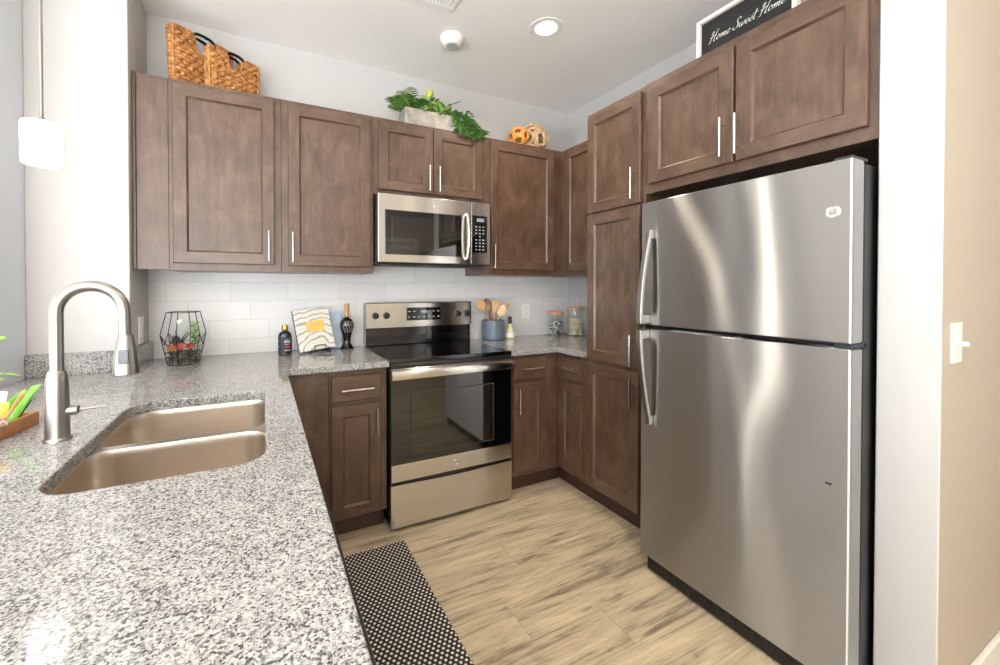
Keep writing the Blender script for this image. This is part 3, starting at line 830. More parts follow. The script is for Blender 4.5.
bm = new(); bx(bm, 0.985, 1.08, Y1 + 0.006, Y1 + 0.055, 1.6604, 1.672, 0.003); finish('hinge', bm, 'gasket', fr)
def fridge_handle(zs, ends):
    # a bowed strap: flat bar following an arc out from the door
    bm = new(); n = 22; yc = -1.450; hw = 0.0130
    za, zb = zs
    sec = []
    for i in range(n + 1):
        s = i / n; z = za + (zb - za) * s
        out = 0.016 + 0.034 * math.sin(PI / 2 * s) ** 0.9
        sec.append((z, FX - out, yc - 0.020 * (1 - s) ** 1.6))
    rings = []
    for z, x, y in sec:
        c0 = Vector((x, y, z))
        t_ = 0.0065
        rings.append([bm.verts.new(c0 + Vector(v)) for v in ((-t_, -hw * .7, 0), (-t_ * .4, -hw, 0), (t_, -hw, 0), (t_, hw, 0), (-t_ * .4, hw, 0), (-t_, hw * .7, 0))])
    for a, b in zip(rings, rings[1:]):
        for k in range(6): bm.faces.new((a[k], a[(k + 1) % 6], b[(k + 1) % 6], b[k]))
    bm.faces.new(rings[0]); bm.faces.new(rings[-1])
    s_ = 1 if zb > za else -1
    for (z, x, y) in (sec[0], sec[-1]):
        bx(bm, x - 0.006, FX + 0.003, y - hw, y + hw, z - 0.02, z + 0.02, 0.004, 2)
    return bm
finish('handle', fridge_handle((1.512, 1.132), 'far'), 'nickel', d1, angle=50)
finish('handle', fridge_handle((0.683, 1.066), 'far'), 'nickel', d2, angle=50)
badge(d1, (FX + 0.0035, -2.122, 1.506), (0, -1, 0), (0, 0, 1), (-1, 0, 0), 0.0185)
bm = new(); bx(bm, FX - 0.001, FX + 0.004, -2.125, -2.110, 0.668, 0.673, 0.001); dnt = finish('dent_mark', bm, 'gasket', d2)

# ------------------------------------------------------------------ range
rg = thing('range', 'stainless electric range with black glass cooktop between the base cabinets', 'stove', (0.378, -0.34, FL))
X0, X1 = 0.002, 0.7545
bm = new(); bx(bm, X0 + 0.002, X1 - 0.002, -0.632, -0.03, FL + 0.03, 0.868, 0.003)
for px_ in (0.05, 0.70):
    for py_ in (-0.58, -0.08): lathe(bm, [(0.018, FL), (0.018, FL + 0.03)], 12, (px_, py_, 0))
finish('body', bm, 'black_case', rg)
bm = new(); bx(bm, X0, X1, -0.650, -0.10, 0.869, 0.8935, 0.005, 2); cook = finish('cooktop', bm, 'cooktop', rg)
for (bx_, by_, br_) in ((0.20, -0.47, 0.105), (0.56, -0.47, 0.085), (0.20, -0.235, 0.075), (0.56, -0.235, 0.095)):
    bm = new(); lathe(bm, [(br_ - 0.0025, 0.0), (br_ - 0.0025, 0.0005), (br_, 0.0005), (br_, 0.0)], 48, (bx_, by_, 0.8932), close=False)
    lathe(bm, [(br_ * .6 - 0.0015, 0.0), (br_ * .6 - 0.0015, 0.0005), (br_ * .6, 0.0005), (br_ * .6, 0.0)], 48, (bx_, by_, 0.8932), close=False)
    finish('burner_ring', bm, 'burner', cook)
bm = new(); bx(bm, X0 + 0.001, X1 - 0.001, -0.655, -0.633, 0.846, 0.8685, 0.003); finish('front_trim', bm, 'black_plastic', rg)
# oven door
bm = new(); bx(bm, X0 + 0.003, X1 - 0.003, -0.655, -0.634, 0.338, 0.845, 0.004, 2); od = finish('oven_door', bm, 'black_glass', rg)
bm = new(); bx(bm, X0 + 0.004, X1 - 0.004, -0.658, -0.6545, 0.7850, 0.845, 0.0015); finish('door_trim', bm, 'steel', od)
bm = new(); bx(bm, X0 + 0.004, X1 - 0.004, -0.6590, -0.6350, 0.2465, 0.3370, 0.003, 2); finish('lower_trim', bm, 'steel', od)
bm = new(); poly_prism(bm, [(-0.658, 0.793), (-0.676, 0.788), (-0.688, 0.793), (-0.692, 0.812), (-0.688, 0.834), (-0.676, 0.842), (-0.664, 0.842), (-0.658, 0.836)], 0, X0 + 0.001, X1 - 0.003); finish('handle', bm, 'steel', od, angle=50)
bm = new(); bx(bm, 0.118, 0.622, -0.6562, -0.650, 0.3800, 0.7080, 0.0005); finish('window', bm, 'oven_inner', od)
bm = new()
for (a, b, c_, d_) in ((0.112, 0.118, .374, .714), (0.622, 0.628, .374, .714), (0.118, .622, .374, .380), (.118, .622, .708, .714)): bx(bm, a, b, -0.6558, -0.650, c_, d_, 0.0005)
finish('window_border', bm, 'gasket', od)
badge(od, (0.378, -0.6592, 0.291), (1, 0, 0), (0, 0, 1), (0, -1, 0), 0.016)
# storage drawer with a shallow curved finger grip along its top
bm = new()
pts = [(X0 + 0.003, 0.003), (X1 - 0.003, 0.003), (X1 - 0.003, 0.2285)]
for i in range(1, 16): 
    s = i / 16; pts.append((X1 - 0.003 - (X1 - X0 - 0.006) * s, 0.2285 - 0.008 * math.sin(PI * s) ** 2))
pts.append((X0 + 0.003, 0.2285))
poly_prism(bm, pts, 1, -0.656, -0.634); finish('drawer', bm, 'steel', rg, angle=50)
# backguard
bm = new(); bx(bm, X0, X1, -0.098, -0.012, 0.894, 1.160, 0.004); finish('backguard', bm, 'cooktop', rg)
sl = math.atan2(0.012, 0.15)
bm = new(); poly_prism(bm, [(-0.099, 1.012), (-0.112, 1.012), (-0.108, 1.168), (-0.100, 1.1755), (-0.03, 1.1755), (-0.03, 1.161), (-0.099, 1.161)], 0, X0 - 0.001, X1 + 0.001)
bg = finish('control_panel', bm, 'steel', rg, angle=50)
bm = new(); bx(bm, 0.268, 0.516, -0.1145, -0.108, 1.054, 1.140, 0.004, 2); dp = finish('display', bm, 'black_glass', bg)
bm = new(); lathe(bm, [(0.0, 0), (0.016, 0.0), (0.016, 0.0008), (0.0, 0.0008)], 20, (0, 0, 0), axis='Y', close=False)
for v in bm.verts: v.co = Vector((v.co.x * 1.5 + 0.392, -0.1153 + v.co.y, v.co.z * 0.6 + 1.112))
finish('clock_window', bm, 'display_glow', dp)
for r_ in range(2):
    for k in range(7):
        if r_ == 1 and 2 <= k <= 4: continue
        xx = 0.287 + k * 0.035; bm = new(); bx(bm, xx - 0.008, xx + 0.008, -0.1152, -0.114, 1.074 + r_ * 0.037, 1.080 + r_ * 0.037, 0.0004); finish('touch_key', bm, 'grey_mark', dp)
for kx in (0.060, 0.1325, 0.650, 0.722):
    bm = new(); lathe(bm, [(0.0215, 0.0), (0.0215, -0.006), (0.0195, -0.010), (0.0180, -0.022), (0.0150, -0.025), (0, -0.025)], 24, (kx, -0.1115, 1.092), axis='Y', close=False)
    k_ = finish('knob', bm, 'black_plastic', bg)
    bm = new(); bx(bm, kx - 0.003, kx + 0.003, -0.1450, -0.1345, 1.072, 1.112, 0.0015); finish('knob_grip', bm, 'black_plastic', k_)

# ------------------------------------------------------------------ microwave
mw = thing('microwave', 'stainless over-the-range microwave under the short wall cabinet', 'microwave', (0.378, -0.2, 1.42))
MX0, MX1 = 0.004, 0.748
bm = new(); bx(bm, MX0, MX1, -0.368, -0.009, 1.4225, 1.8245, 0.003); finish('body', bm, 'black_case', mw)
bm = new(); bx(bm, MX0 + 0.03, MX1 - 0.03, -0.36, -0.05, 1.4150, 1.4223, 0.003)
for k in range(2): bx(bm, 0.09 + k * 0.36, 0.27 + k * 0.36, -0.33, -0.20, 1.4105, 1.4152, 0.002)
finish('underside_grille', bm, 'gasket', mw)
bm = new(); bx(bm, MX0, 0.6035, -0.400, -0.369, 1.4240, 1.8240, 0.004, 2); md = finish('door', bm, 'steel', mw)
bm = new(); bx(bm, 0.045, 0.5365, -0.4030, -0.396, 1.470, 1.7315, 0.003, 2); finish('window', bm, 'black_glass', md)
bm = new(); bx(bm, 0.085, 0.500, -0.4040, -0.402, 1.495, 1.690, 0.001); finish('viewing_mesh', bm, 'oven_inner', md)
hp = [(0.572, -0.402 - 0.038 * math.sin(PI * (0.08 + 0.84 * i / 14)) ** 0.6, 1.462 + (1.738 - 1.462) * i / 14) for i in range(15)]
bm = new(); tube(bm, hp, 0.011, 14); 
for s_ in (hp[0], hp[-1]): bx(bm, s_[0] - 0.009, s_[0] + 0.009, s_[1], -0.399, s_[2] - 0.010, s_[2] + 0.010, 0.003)
finish('handle', bm, 'steel', md, angle=50)
badge(md, (0.365, -0.4005, 1.776), (1, 0, 0), (0, 0, 1), (0, -1, 0), 0.0125)
bm = new(); bx(bm, 0.6055, MX1, -0.400, -0.369, 1.4240, 1.8240, 0.004, 2); mp = finish('control_panel', bm, 'steel', mw)
bm = new(); bx(bm, 0.613, 0.7235, -0.4025, -0.398, 1.500, 1.7395, 0.003, 2); kp = finish('keypad', bm, 'black_glass', mp)
bm = new(); bx(bm, 0.646, 0.700, -0.4036, -0.402, 1.700, 1.722, 0.001); finish('display', bm, 'display_glow', kp)
for r_ in range(8):
    for k in range(3):
        if r_ in (4,) and k != 1: continue
        bm = new(); bx(bm, 0.636 + k * 0.026, 0.648 + k * 0.026, -0.4034, -0.402, 1.517 + r_ * 0.021, 1.523 + r_ * 0.021, 0.0004); finish('button', bm, 'grey_mark', kp)

# ------------------------------------------------------------------ lights of the room
def recessed(loc, label, power):
    c = thing('recessed_light', label, 'ceiling light', loc, 'recessed ceiling lights')
    bm = new(); x, y, z = loc
    lathe(bm, [(0.058, 0.0), (0.060, -0.002), (0.092, -0.004), (0.096, -0.002), (0.096, 0.0)], 40, loc, close=False); finish('trim_ring', bm, 'white_plastic', c)
    bm = new(); lathe(bm, [(0.059, -0.001), (0.059, -0.0035), (0.0, -0.0035)], 32, loc, close=False); finish('lens', bm, 'lamp_glow', c)
    area_light('recessed_lamp', (x, y, z - 0.008), (0, 0, 0), 0.11, 0.11, power, WARM, 'DISK', 160)
recessed((0.852, -0.852, CEIL), 'round recessed ceiling light glowing above the range', 9)
recessed((-0.75, -0.77, CEIL), 'recessed ceiling light over the sink', 1.5)
recessed((0.30, -2.55, CEIL), 'recessed ceiling light over the kitchen entrance', 7)
recessed((1.55, -4.4, CEIL), 'recessed ceiling light far back in the living room', 8)
recessed((-1.6, -3.6, CEIL), 'recessed ceiling light in the living room by the peninsula', 8)

# pendant
px_, py_ = -1.2860, -0.7833
pn = thing('pendant_lamp', 'small white glowing drum pendant hanging over the peninsula on a slim rod', 'lamp', (px_, py_, 1.70))
bm = new(); tube(bm, [(px_, py_, 1.855), (px_, py_, CEIL - 0.02)], 0.0055, 12); lathe(bm, [(0.0, 0.0), (0.058, 0.0), (0.058, -0.018), (0.05, -0.024), (0, -0.024)], 28, (px_, py_, CEIL), close=False)
finish('rod', bm, 'nickel', pn)
bm = new(); lathe(bm, [(0.0, 1.706), (0.046, 1.706), (0.051, 1.709), (0.0535, 1.715), (0.0535, 1.846), (0.051, 1.851), (0.046, 1.854), (0.0, 1.854)], 40, (px_, py_, 0), close=False)
finish('shade', bm, 'shade_glow', pn)
bm = new(); lathe(bm, [(0.0, 1.854), (0.016, 1.854), (0.016, 1.866), (0.008, 1.872), (0.0, 1.872)], 20, (px_, py_, 0), close=False); finish('cap', bm, 'nickel', pn)

# smoke detector
c = thing('smoke_detector', 'round white smoke detector on the ceiling left of the light', 'smoke detector', (0.414, -0.53, CEIL))
bm = new(); lathe(bm, [(0.0, 0), (0.070, 0.0), (0.070, -0.010), (0.066, -0.016), (0.060, -0.030), (0.050, -0.042), (0.036, -0.046), (0, -0.046)], 36, (0.414, -0.53, CEIL), close=False); finish('housing', bm, 'white_plastic', c)
bm = new(); lathe(bm, [(0.034, -0.0455), (0.034, -0.0490), (0.0, -0.0500)], 24, (0.414, -0.53, CEIL), close=False); finish('test_button', bm, 'grey_mark', c)
# ceiling register
c = thing('ceiling_vent', 'white slatted air vent cut off by the top edge of the photo', 'vent', (0.16, -0.90, CEIL))
bm = new(); z_ = CEIL
VX0, VX1, VY0, VY1 = 0.00, 0.315, -1.05, -0.745
for (a, b, c_, d_) in ((VX0, VX1, VY0, VY0 + .03), (VX0, VX1, VY1 - .03, VY1), (VX0, VX0 + .03, VY0 + .03, VY1 - .03), (VX1 - .03, VX1, VY0 + .03, VY1 - .03)): bx(bm, a, b, c_, d_, z_ - 0.008, z_, 0.002)
finish('frame', bm, 'white_plastic', c)
bm = new()
for k in range(15):
    xx = VX0 + 0.042 + k * 0.0165
    bx(bm, -0.0065, 0.0065, VY0 + 0.03, VY1 - 0.03, -0.0008, 0.0008, 0, mat=Matrix.Translation((xx, 0, z_ - 0.006)) @ Matrix.Rotation(R(40), 4, 'Y'))
finish('slats', bm, 'white_plastic', c)
bm = new(); bx(bm, VX0 + 0.03, VX1 - 0.03, VY0 + 0.03, VY1 - 0.03, z_ - 0.001, z_ - 0.0003, 0); finish('duct_shadow_plate', bm, 'duct_shade', c)  # near-black plate draws the shade behind the slats

# outlets and switch
def plate(root, o, X, Y, Z, w_, h_):
    m = frame4(o, X, Y, Z); bm = new(); bx(bm, -w_ / 2, w_ / 2, -h_ / 2, h_ / 2, 0, 0.006, 0.002, 2, mat=m); return finish('cover_plate', bm, 'white_plastic', root)
c = thing('wall_outlet', 'white outlet on the tiles right of the utensil crock', 'outlet', (1.299, -0.01, 1.086), 'wall outlets')
m = ((1, 0, 0), (0, 0, 1), (0, -1, 0)); plate(c, (1.299, -0.008, 1.086), *m, 0.078, 0.122)
bm = new(); bx(bm, 1.282, 1.316, -0.0165, -0.0135, 1.052, 1.120, 0.001); s_ = finish('socket', bm, 'white_plastic', c)
for dz in (0.017, -0.017):
    for dx in (-0.006, 0.006): bm = new(); bx(bm, 1.299 + dx - .001, 1.299 + dx + .001, -0.0169, -0.0160, 1.086 + dz - .004, 1.086 + dz + .005, 0); finish('slot', bm, 'gasket', s_)
c = thing('wall_outlet', 'white outlet on the corner wall left of the terrarium', 'outlet', (-1.14, -0.18, 1.063), 'wall outlets')
m = ((0, 1, 0), (0, 0, 1), (1, 0, 0)); plate(c, (-1.143, -0.178, 1.063), *m, 0.085, 0.135)
bm = new(); bx(bm, -1.138, -1.1345, -0.195, -0.161, 1.029, 1.097, 0.001); finish('socket', bm, 'white_plastic', c)
c = thing('light_switch', 'white toggle switch on the beige wall right of the fridge', 'light switch', (1.222, -2.31, 1.114))
m = ((1, 0, 0), (0, 0, 1), (0, -1, 0)); plate(c, (1.222, -2.310, 1.114), *m, 0.075, 0.118)
bm = new(); bx(bm, 1.217, 1.227, -2.338, -2.315, 1.106, 1.118, 0.002, mat=None); finish('toggle', bm, 'white_plastic', c)

# ------------------------------------------------------------------ rug
rgx0, rgx1, rgy0, rgy1 = -0.43, 0.046, -2.55, -0.742
c = thing('runner_rug', 'black and cream dotted woven runner rug on the floor along the peninsula', 'rug', (rgx0, rgy0, FL))
bm = new(); bx(bm, rgx0, rgx1, rgy0, rgy1, FL + 0.0005, FL + 0.008, 0.002); finish('mat', bm, 'rug', c)
for (mname, ph) in (('rug_cream', 0), ('rug_black', 1)):
    bm = new()
    n = 68
    for k in range(n):
        if k % 2 != ph: continue
        xx = rgx0 + (rgx1 - rgx0) * (k + .5) / n + random.uniform(-.001, .001)
        l_ = random.uniform(0.008, 0.016)
        tube(bm, [(xx, rgy1 - 0.002, FL + 0.005), (xx + random.uniform(-.004, .004), rgy1 + l_, FL + 0.003)], 0.0022, 5)
    n = 260
    for k in range(n):
        if k % 2 != ph: continue
        yy = rgy0 + (rgy1 - rgy0) * (k + .5) / n
        tube(bm, [(rgx1 - 0.002, yy, FL + 0.005), (rgx1 + random.uniform(0.002, 0.0045), yy + random.uniform(-.002, .002), FL + 0.003)], 0.0022, 5)
    o = finish('fringe', bm, mname, c); o['label'] = 'cream fringe' if ph == 0 else 'black fringe'

# ------------------------------------------------------------------ framed sign on the fridge cabinet
SX, SY0, SY1 = 1.205, -1.520, -1.915; SZ0, SZ1 = ZT + 0.0005, 2.4875
c = thing('framed_sign', 'black letter board in a white frame reading Home Sweet Home above the fridge', 'sign', (SX, -1.72, SZ0))
bm = new(); fw_ = 0.016
bx(bm, SX - 0.012, SX + 0.022, SY0 - fw_, SY0, SZ0, SZ1, 0.002); bx(bm, SX - 0.012, SX + 0.022, SY1, SY1 + fw_, SZ0, SZ1, 0.002)
bx(bm, SX - 0.012, SX + 0.022, SY1 + fw_, SY0 - fw_, SZ1 - fw_, SZ1, 0.002); bx(bm, SX - 0.012, SX + 0.022, SY1 + fw_, SY0 - fw_, SZ0, SZ0 + fw_, 0.002)
finish('frame', bm, 'white_frame', c)
bm = new(); bx(bm, SX + 0.004, SX + 0.012, SY1 + fw_, SY0 - fw_, SZ0 + fw_, SZ1 - fw_, 0); finish('board', bm, 'board', c)
GL = {
 'H': ([[(0.10, .72), (.20, .95), (.27, .88), (.20, .45), (.10, -.02), (0.0, -.06)], [(.66, 1.02), (.54, .62), (.44, .12), (.50, -.02), (.60, .06)], [(.04, .42), (.30, .50), (.60, .56)]], .66),
 'o': ([[(.26, .36), (.12, .38), (.03, .20), (.10, .01), (.24, .05), (.30, .24), (.22, .37), (.30, .30), (.42, .33)]], .40),
 'm': ([[(0, .30), (.07, .37), (.06, .16), (.04, 0), (.10, .22), (.19, .37), (.24, .28), (.21, 0), (.27, .22), (.36, .37), (.42, .28), (.39, .04), (.46, 0), (.55, .08)]], .54),
 'e': ([[(0, .12), (.16, .19), (.25, .31), (.18, .39), (.07, .28), (.05, .08), (.16, 0), (.32, .12)]], .31),
 'S': ([[(.52, .82), (.43, .98), (.28, .90), (.25, .70), (.36, .50), (.38, .20), (.24, 0), (.06, .04), (.0, .20), (.08, .26)]], .50),
 'w': ([[(0, .34), (.06, .36), (.05, .10), (.12, 0), (.22, .14), (.26, .35), (.25, .10), (.33, 0), (.43, .16), (.44, .37), (.54, .32)]], .53),
 't': ([[(.16, .86), (.10, .42), (.06, .09), (.13, 0), (.26, .09)], [(-.06, .52), (.30, .60)]], .29),
 ' ': ([], .22)}
def script(text, width, place, pen=0.03, slant=0.28):
    tot = sum(GL[ch][1] for ch in text); s = width / tot; bm = new(); x = 0
    for ch in text:
        for st in GL[ch][0]:
            p = catmull([(q[0] + x + slant * q[1], q[1], 0) for q in st], 6)
            nib = Vector((math.cos(R(35)), math.sin(R(35)), 0)) * pen
            rows = []
            for q in p:
                a = place((q + nib) * s); b = place((q - nib) * s)
                rows.append((bm.verts.new(a), bm.verts.new(b)))
            for u_, v_ in zip(rows, rows[1:]): bm.faces.new((u_[0], v_[0], v_[1], u_[1]))
        x += GL[ch][1]
    r = bmesh.ops.extrude_face_region(bm, geom=list(bm.faces))
    for v in r['geom']:
        if isinstance(v, bmesh.types.BMVert): v.co.x += 0.0012
    return bm
bm = script('Home Sweet Home', 0.300, lambda q: Vector((SX + 0.0025, -1.570 - q.x, 2.372 + q.y * 0.86)))
finish('lettering', bm, 'white_mark', c)

# ------------------------------------------------------------------ baskets on the left cabinet
def basket(name_label, cx_, cy_, hx0, hy0, h, flare, notch, rz):
    z0 = ZT + 0.0005
    c = thing('basket', name_label, 'basket', (cx_, cy_, z0), 'woven baskets on the wall cabinet')
    c.rotation_euler = (0, 0, rz)
    def peri(z, n=150):
        f = flare * z / h; a, b = hx0 + f, hy0 + f; rr = 0.02
        pts = rrect(-a, a, -b, b, rr, 5); pts = pts + [pts[0]]
        L = [0.0]
        for p, q in zip(pts, pts[1:]): L.append(L[-1] + math.hypot(q[0] - p[0], q[1] - p[1]))
        out = []; j = 0
        for i in range(n):
            d = L[-1] * i / n
            while L[j + 1] < d: j += 1
            t_ = (d - L[j]) / max(1e-9, L[j + 1] - L[j]); p, q = pts[j], pts[j + 1]
            out.append((p[0] + (q[0] - p[0]) * t_, p[1] + (q[1] - p[1]) * t_, d))
        return out
    bm = new(); rows = 15
    rh = h / rows
    nw = notch  # half width of the hand hole
    for r_ in range(rows):
        z = rh * (r_ + 0.5)
        P = peri(z); n = len(P)
        inh = r_ >= rows - 5
        runs = []; cur = []
        for i in range(n + 1):
            p = P[i % n]
            hole = inh and abs(p[0]) < nw * (0.75 + 0.25 * (r_ - rows + 5) / 4) and abs(p[1]) > hy0 * 0.8
            if hole:
                if len(cur) > 1: runs.append(cur)
                cur = []
            else:
                ph = math.sin(p[2] / 0.019 * PI + (r_ % 2) * PI)
                k = 1 + 0.0028 * ph / max(hx0, 0.05)
                cur.append((p[0] * k, p[1] + (0.0028 * ph if abs(p[1]) > hy0 * .8 else 0) * (1 if p[1] > 0 else -1), z + 0.0015 * math.cos(p[2] / 0.019 * PI)))
        if len(cur) > 1: runs.append(cur)
        for run in runs: tube(bm, run, rh * 0.60, 6)
    # floor of the basket
    pts = rrect(-hx0, hx0, -hy0, hy0, 0.02, 5); poly_prism(bm, pts, 2, 0.0, 0.006)
    finish('weave', bm, 'wicker', c, local=True, angle=60)
    # twisted rim strands around the edge and along the hand hole
    bm = new()
    for y_s in (-1, 1):
        yb_ = (hy0 + flare) * y_s
        for s in (-1, 1):
            a = hx0 + flare
            zt = h + 0.002
            zl = h - rh * 5
            path = catmull([(s * a, yb_, zt), (s * (a * .6 + nw * .4), yb_, zt + 0.003), (s * (nw + 0.006), yb_, zt), (s * nw * .92, yb_ * .985, (zt + zl) / 2), (s * nw * .6, yb_ * .97, zl + .004), (0, yb_ * .97, zl)], 8)
            for ph in (0, PI):
                tube(bm, [p + Vector((0.003 * math.cos(i * .9 + ph), 0.004 * math.sin(i * .9 + ph), 0.003 * math.cos(i * .9 + ph))) for i, p in enumerate(path)], 0.0052, 6)
    for s in (-1, 1):
        a = (hx0 + flare) * s
        for ph in (0, PI): tube(bm, [Vector((a + 0.003 * math.cos(i * .9 + ph), -(hy0 + flare) + 2 * (hy0 + flare) * i / 20, h + 0.002 + 0.003 * math.sin(i * .9 + ph))) for i in range(21)], 0.0052, 6)
        for e in (-1, 1): tube(bm, [(s * (hx0 + flare * k / 8), e * (hy0 + flare * k / 8), h * k / 8) for k in range(9)], 0.0065, 6)
    finish('rim', bm, 'wicker', c, local=True, angle=60)
    for y_s in (-1, 1):
        yb_ = (hy0 + flare) * y_s
        bm = new()
        path = [Vector((nw * 1.12 * math.cos(R(180 - 180 * i / 16)), yb_, h - 0.004 + 0.020 * math.sin(R(180 * i / 16)))) for i in range(17)]
        for ph in (0, 2.1, 4.2): tube(bm, [p + Vector((0.0, 0.003 * math.cos(i * .8 + ph), 0.003 * math.sin(i * .8 + ph))) for i, p in enumerate(path)], 0.0055, 6)
        finish('handle', bm, 'black_metal', c, local=True, angle=60)
    return c
basket('larger woven seagrass basket on the left cabinet, leftmost and partly behind the other basket', -0.8790, -0.1500, 0.143, 0.018, 0.290, 0.008, 0.050, R(35.8))
basket('woven seagrass basket on the left cabinet, in front and to the right, with black handle', -0.7300, -0.1880, 0.125, 0.016, 0.213, 0.006, 0.040, R(30.6))

# ------------------------------------------------------------------ planter with greenery
def leaf(bm, base, d, up, ln, wd, bend=0.3, seg=4):
    d = Vector(d).normalized(); up = Vector(up)
    side = d.cross(up)
    side = side.normalized() if side.length > 1e-5 else d.orthogonal().normalized()
    nrm = side.cross(d).normalized()
    prev = None
    b0 = Vector(base)
    for i in range(seg + 1):
        t = i / seg
        wv = wd * math.sin(PI * (0.08 + 0.92 * t) ** 0.8) * (1 if t < 1 else 0.05)
        c_ = b0 + d * ln * t - nrm * (bend * ln * t * t) 
        row = [bm.verts.new(c_ - side * wv), bm.verts.new(c_ + nrm * wv * .25), bm.verts.new(c_ + side * wv)]
        if prev:
            for k in range(2): bm.faces.new((prev[k], prev[k + 1], row[k + 1], row[k]))
        prev = row
def solid(o, th=0.0006):
    m_ = o.modifiers.new('thickness', 'SOLIDIFY'); m_.thickness = th; return o
def frond(bm, base, d, ln, n=9, lw=0.05, droop=0.5):
    d = Vector(d).normalized(); pts = []
    for i in range(n + 1):
        t = i / n
        pts.append(Vector(base) + d * ln * t + Vector((0, 0, -droop * ln * t * t)))
    tube(bm, pts, 0.0012, 5)
    for i in range(1, n + 1):
        tg = (pts[i] - pts[i - 1]).normalized(); sd = tg.cross(Vector((0, 0, 1))).normalized()
        l_ = lw * math.sin(PI * (0.15 + 0.8 * i / n)) + 0.012
        for s in (-1, 1): leaf(bm, pts[i], tg * 0.6 + sd * s, (0, 0, 1), l_, l_ * 0.15, 0.25, 3)
PXC, PYC = 0.40, -0.225
c = thing('planter_box', 'weathered grey wooden box planter on the cabinet above the microwave', 'planter', (PXC, PYC, ZT))
bm = new(); z0 = ZT + 0.0005
bx(bm, 0.205, 0.605, -0.290, -0.278, z0, z0 + 0.105, 0.002); bx(bm, 0.205, 0.605, -0.172, -0.160, z0, z0 + 0.105, 0.002)
bx(bm, 0.205, 0.217, -0.278, -0.172, z0, z0 + 0.105, 0.002); bx(bm, 0.593, 0.605, -0.278, -0.172, z0, z0 + 0.105, 0.002); bx(bm, 0.217, 0.593, -0.278, -0.172, z0, z0 + 0.01, 0)
finish('box', bm, 'planter', c)
bm = new(); bx(bm, 0.218, 0.592, -0.277, -0.173, z0 + 0.011, z0 + 0.085, 0.002); finish('soil', bm, 'pebble', c)
def foliage(name, label, cx_, fn, mats, seed, cy=PYC):
    random.seed(seed)
    p = thing(name, label, 'plant', (cx_, cy, ZT + 0.086), 'plants in the grey planter box')
    for i, mt in enumerate(mats):
        bm = new(); fn(bm, i); solid(finish('foliage', bm, mt, p, angle=80), 0.0005)
    return p
zt_ = ZT + 0.086
def fern(bm, i):
    for k in range(13):
        a = R(random.uniform(95, 300)) if i == 0 else R(random.uniform(0, 360))
        frond(bm, (0.262 + random.uniform(-.02, .02), PYC + random.uniform(-.02, .02), zt_), (math.cos(a), math.sin(a) * 0.55, random.uniform(.5, 1.5)), random.uniform(.15, .23), 10, 0.050, 0.38)
foliage('fern', 'feathery dark green fern at the left end of the grey planter', 0.262, fern, ['leaf_dark', 'leaf'], 3)
def bushy(bm, i):
    for k in range(85):
        a = random.uniform(0, 2 * PI); e = random.uniform(.1, 1.3)
        b = Vector((0.405 + random.uniform(-.08, .10), PYC + random.uniform(-.075, .04), zt_ + random.uniform(.0, .09)))
        leaf(bm, b, (math.cos(a), math.sin(a) * .8, e), (0, 0, 1), random.uniform(.04, .075), random.uniform(.010, .017), .35)
    if i == 0:
        for k in range(9):
            a = random.uniform(0, 2 * PI); frond(bm, (0.41, PYC, zt_), (math.cos(a), math.sin(a) * .6, 1.1), random.uniform(.10, .16), 8, .035, .5)
foliage('leafy_plant', 'bright green leafy plant with a yellow bud in the middle of the planter', 0.405, bushy, ['leaf', 'leaf_light'], 5)
bud = COL.objects['leafy_plant']
bm = new(); random.seed(2)
for k in range(9):
    a = 2 * PI * k / 9; leaf(bm, (0.385, PYC - 0.02, zt_ + 0.12), (math.cos(a) * .5, math.sin(a) * .5, 1.2), (0, 0, 1), 0.065, 0.013, 0.1)
tube(bm, [(0.385, PYC - .02, zt_), (0.385, PYC - .02, zt_ + .125)], 0.003, 6)
solid(finish('bud', bm, 'leaf_yellow', bud, angle=80))
bm = new(); tube(bm, catmull([(0.46, PYC, zt_), (0.50, PYC - .01, zt_ + .09), (0.555, PYC - .02, zt_ + .125), (0.60, PYC - .03, zt_ + .145)], 5), 0.0022, 5)
for k in range(5): leaf(bm, (0.54 + k * .012, PYC - .02, zt_ + .115 + k * .006), (1, -.2 if k % 2 else .3, .5), (0, 0, 1), .03, .004, .1)
solid(finish('stem', bm, 'leaf_dark', bud, angle=80))
def trail(bm, i):
    for k in range(22):
        s = random.uniform(0, 1); x0 = 0.44 + .16 * s
        path = catmull([(x0, PYC + random.uniform(-.03, .02), zt_), (x0 + .05, PYC - random.uniform(.0, .06), zt_ + random.uniform(.02, .07)), (x0 + random.uniform(.08, .14), -0.300 - random.uniform(0, .02), ZT + random.uniform(.03, .06)), (x0 + random.uniform(.10, .16), -0.325 - random.uniform(0, .012), ZT - random.uniform(-.02, .045))], 5)
        tube(bm, path, 0.0012, 5)
        for q in path[2:]:
            for r_ in range(2):
                a = random.uniform(0, 2 * PI); leaf(bm, q, (math.cos(a), math.sin(a) - .3, random.uniform(-.1, .8)), (0, 0, 1), random.uniform(.022, .036), random.uniform(.009, .014), .4, 3)
    for k in range(40):
        a = random.uniform(0, 2 * PI); b = Vector((0.56 + random.uniform(-.06, .08), PYC + random.uniform(-.05, .04), zt_ + random.uniform(.0, .05)))
        leaf(bm, b, (math.cos(a), math.sin(a), random.uniform(.1, 1.0)), (0, 0, 1), random.uniform(.03, .05), random.uniform(.010, .015), .35)
foliage('trailing_vine', 'green vine trailing over the right end of the grey planter', 0.57, trail, ['leaf_dark', 'leaf'], 9)

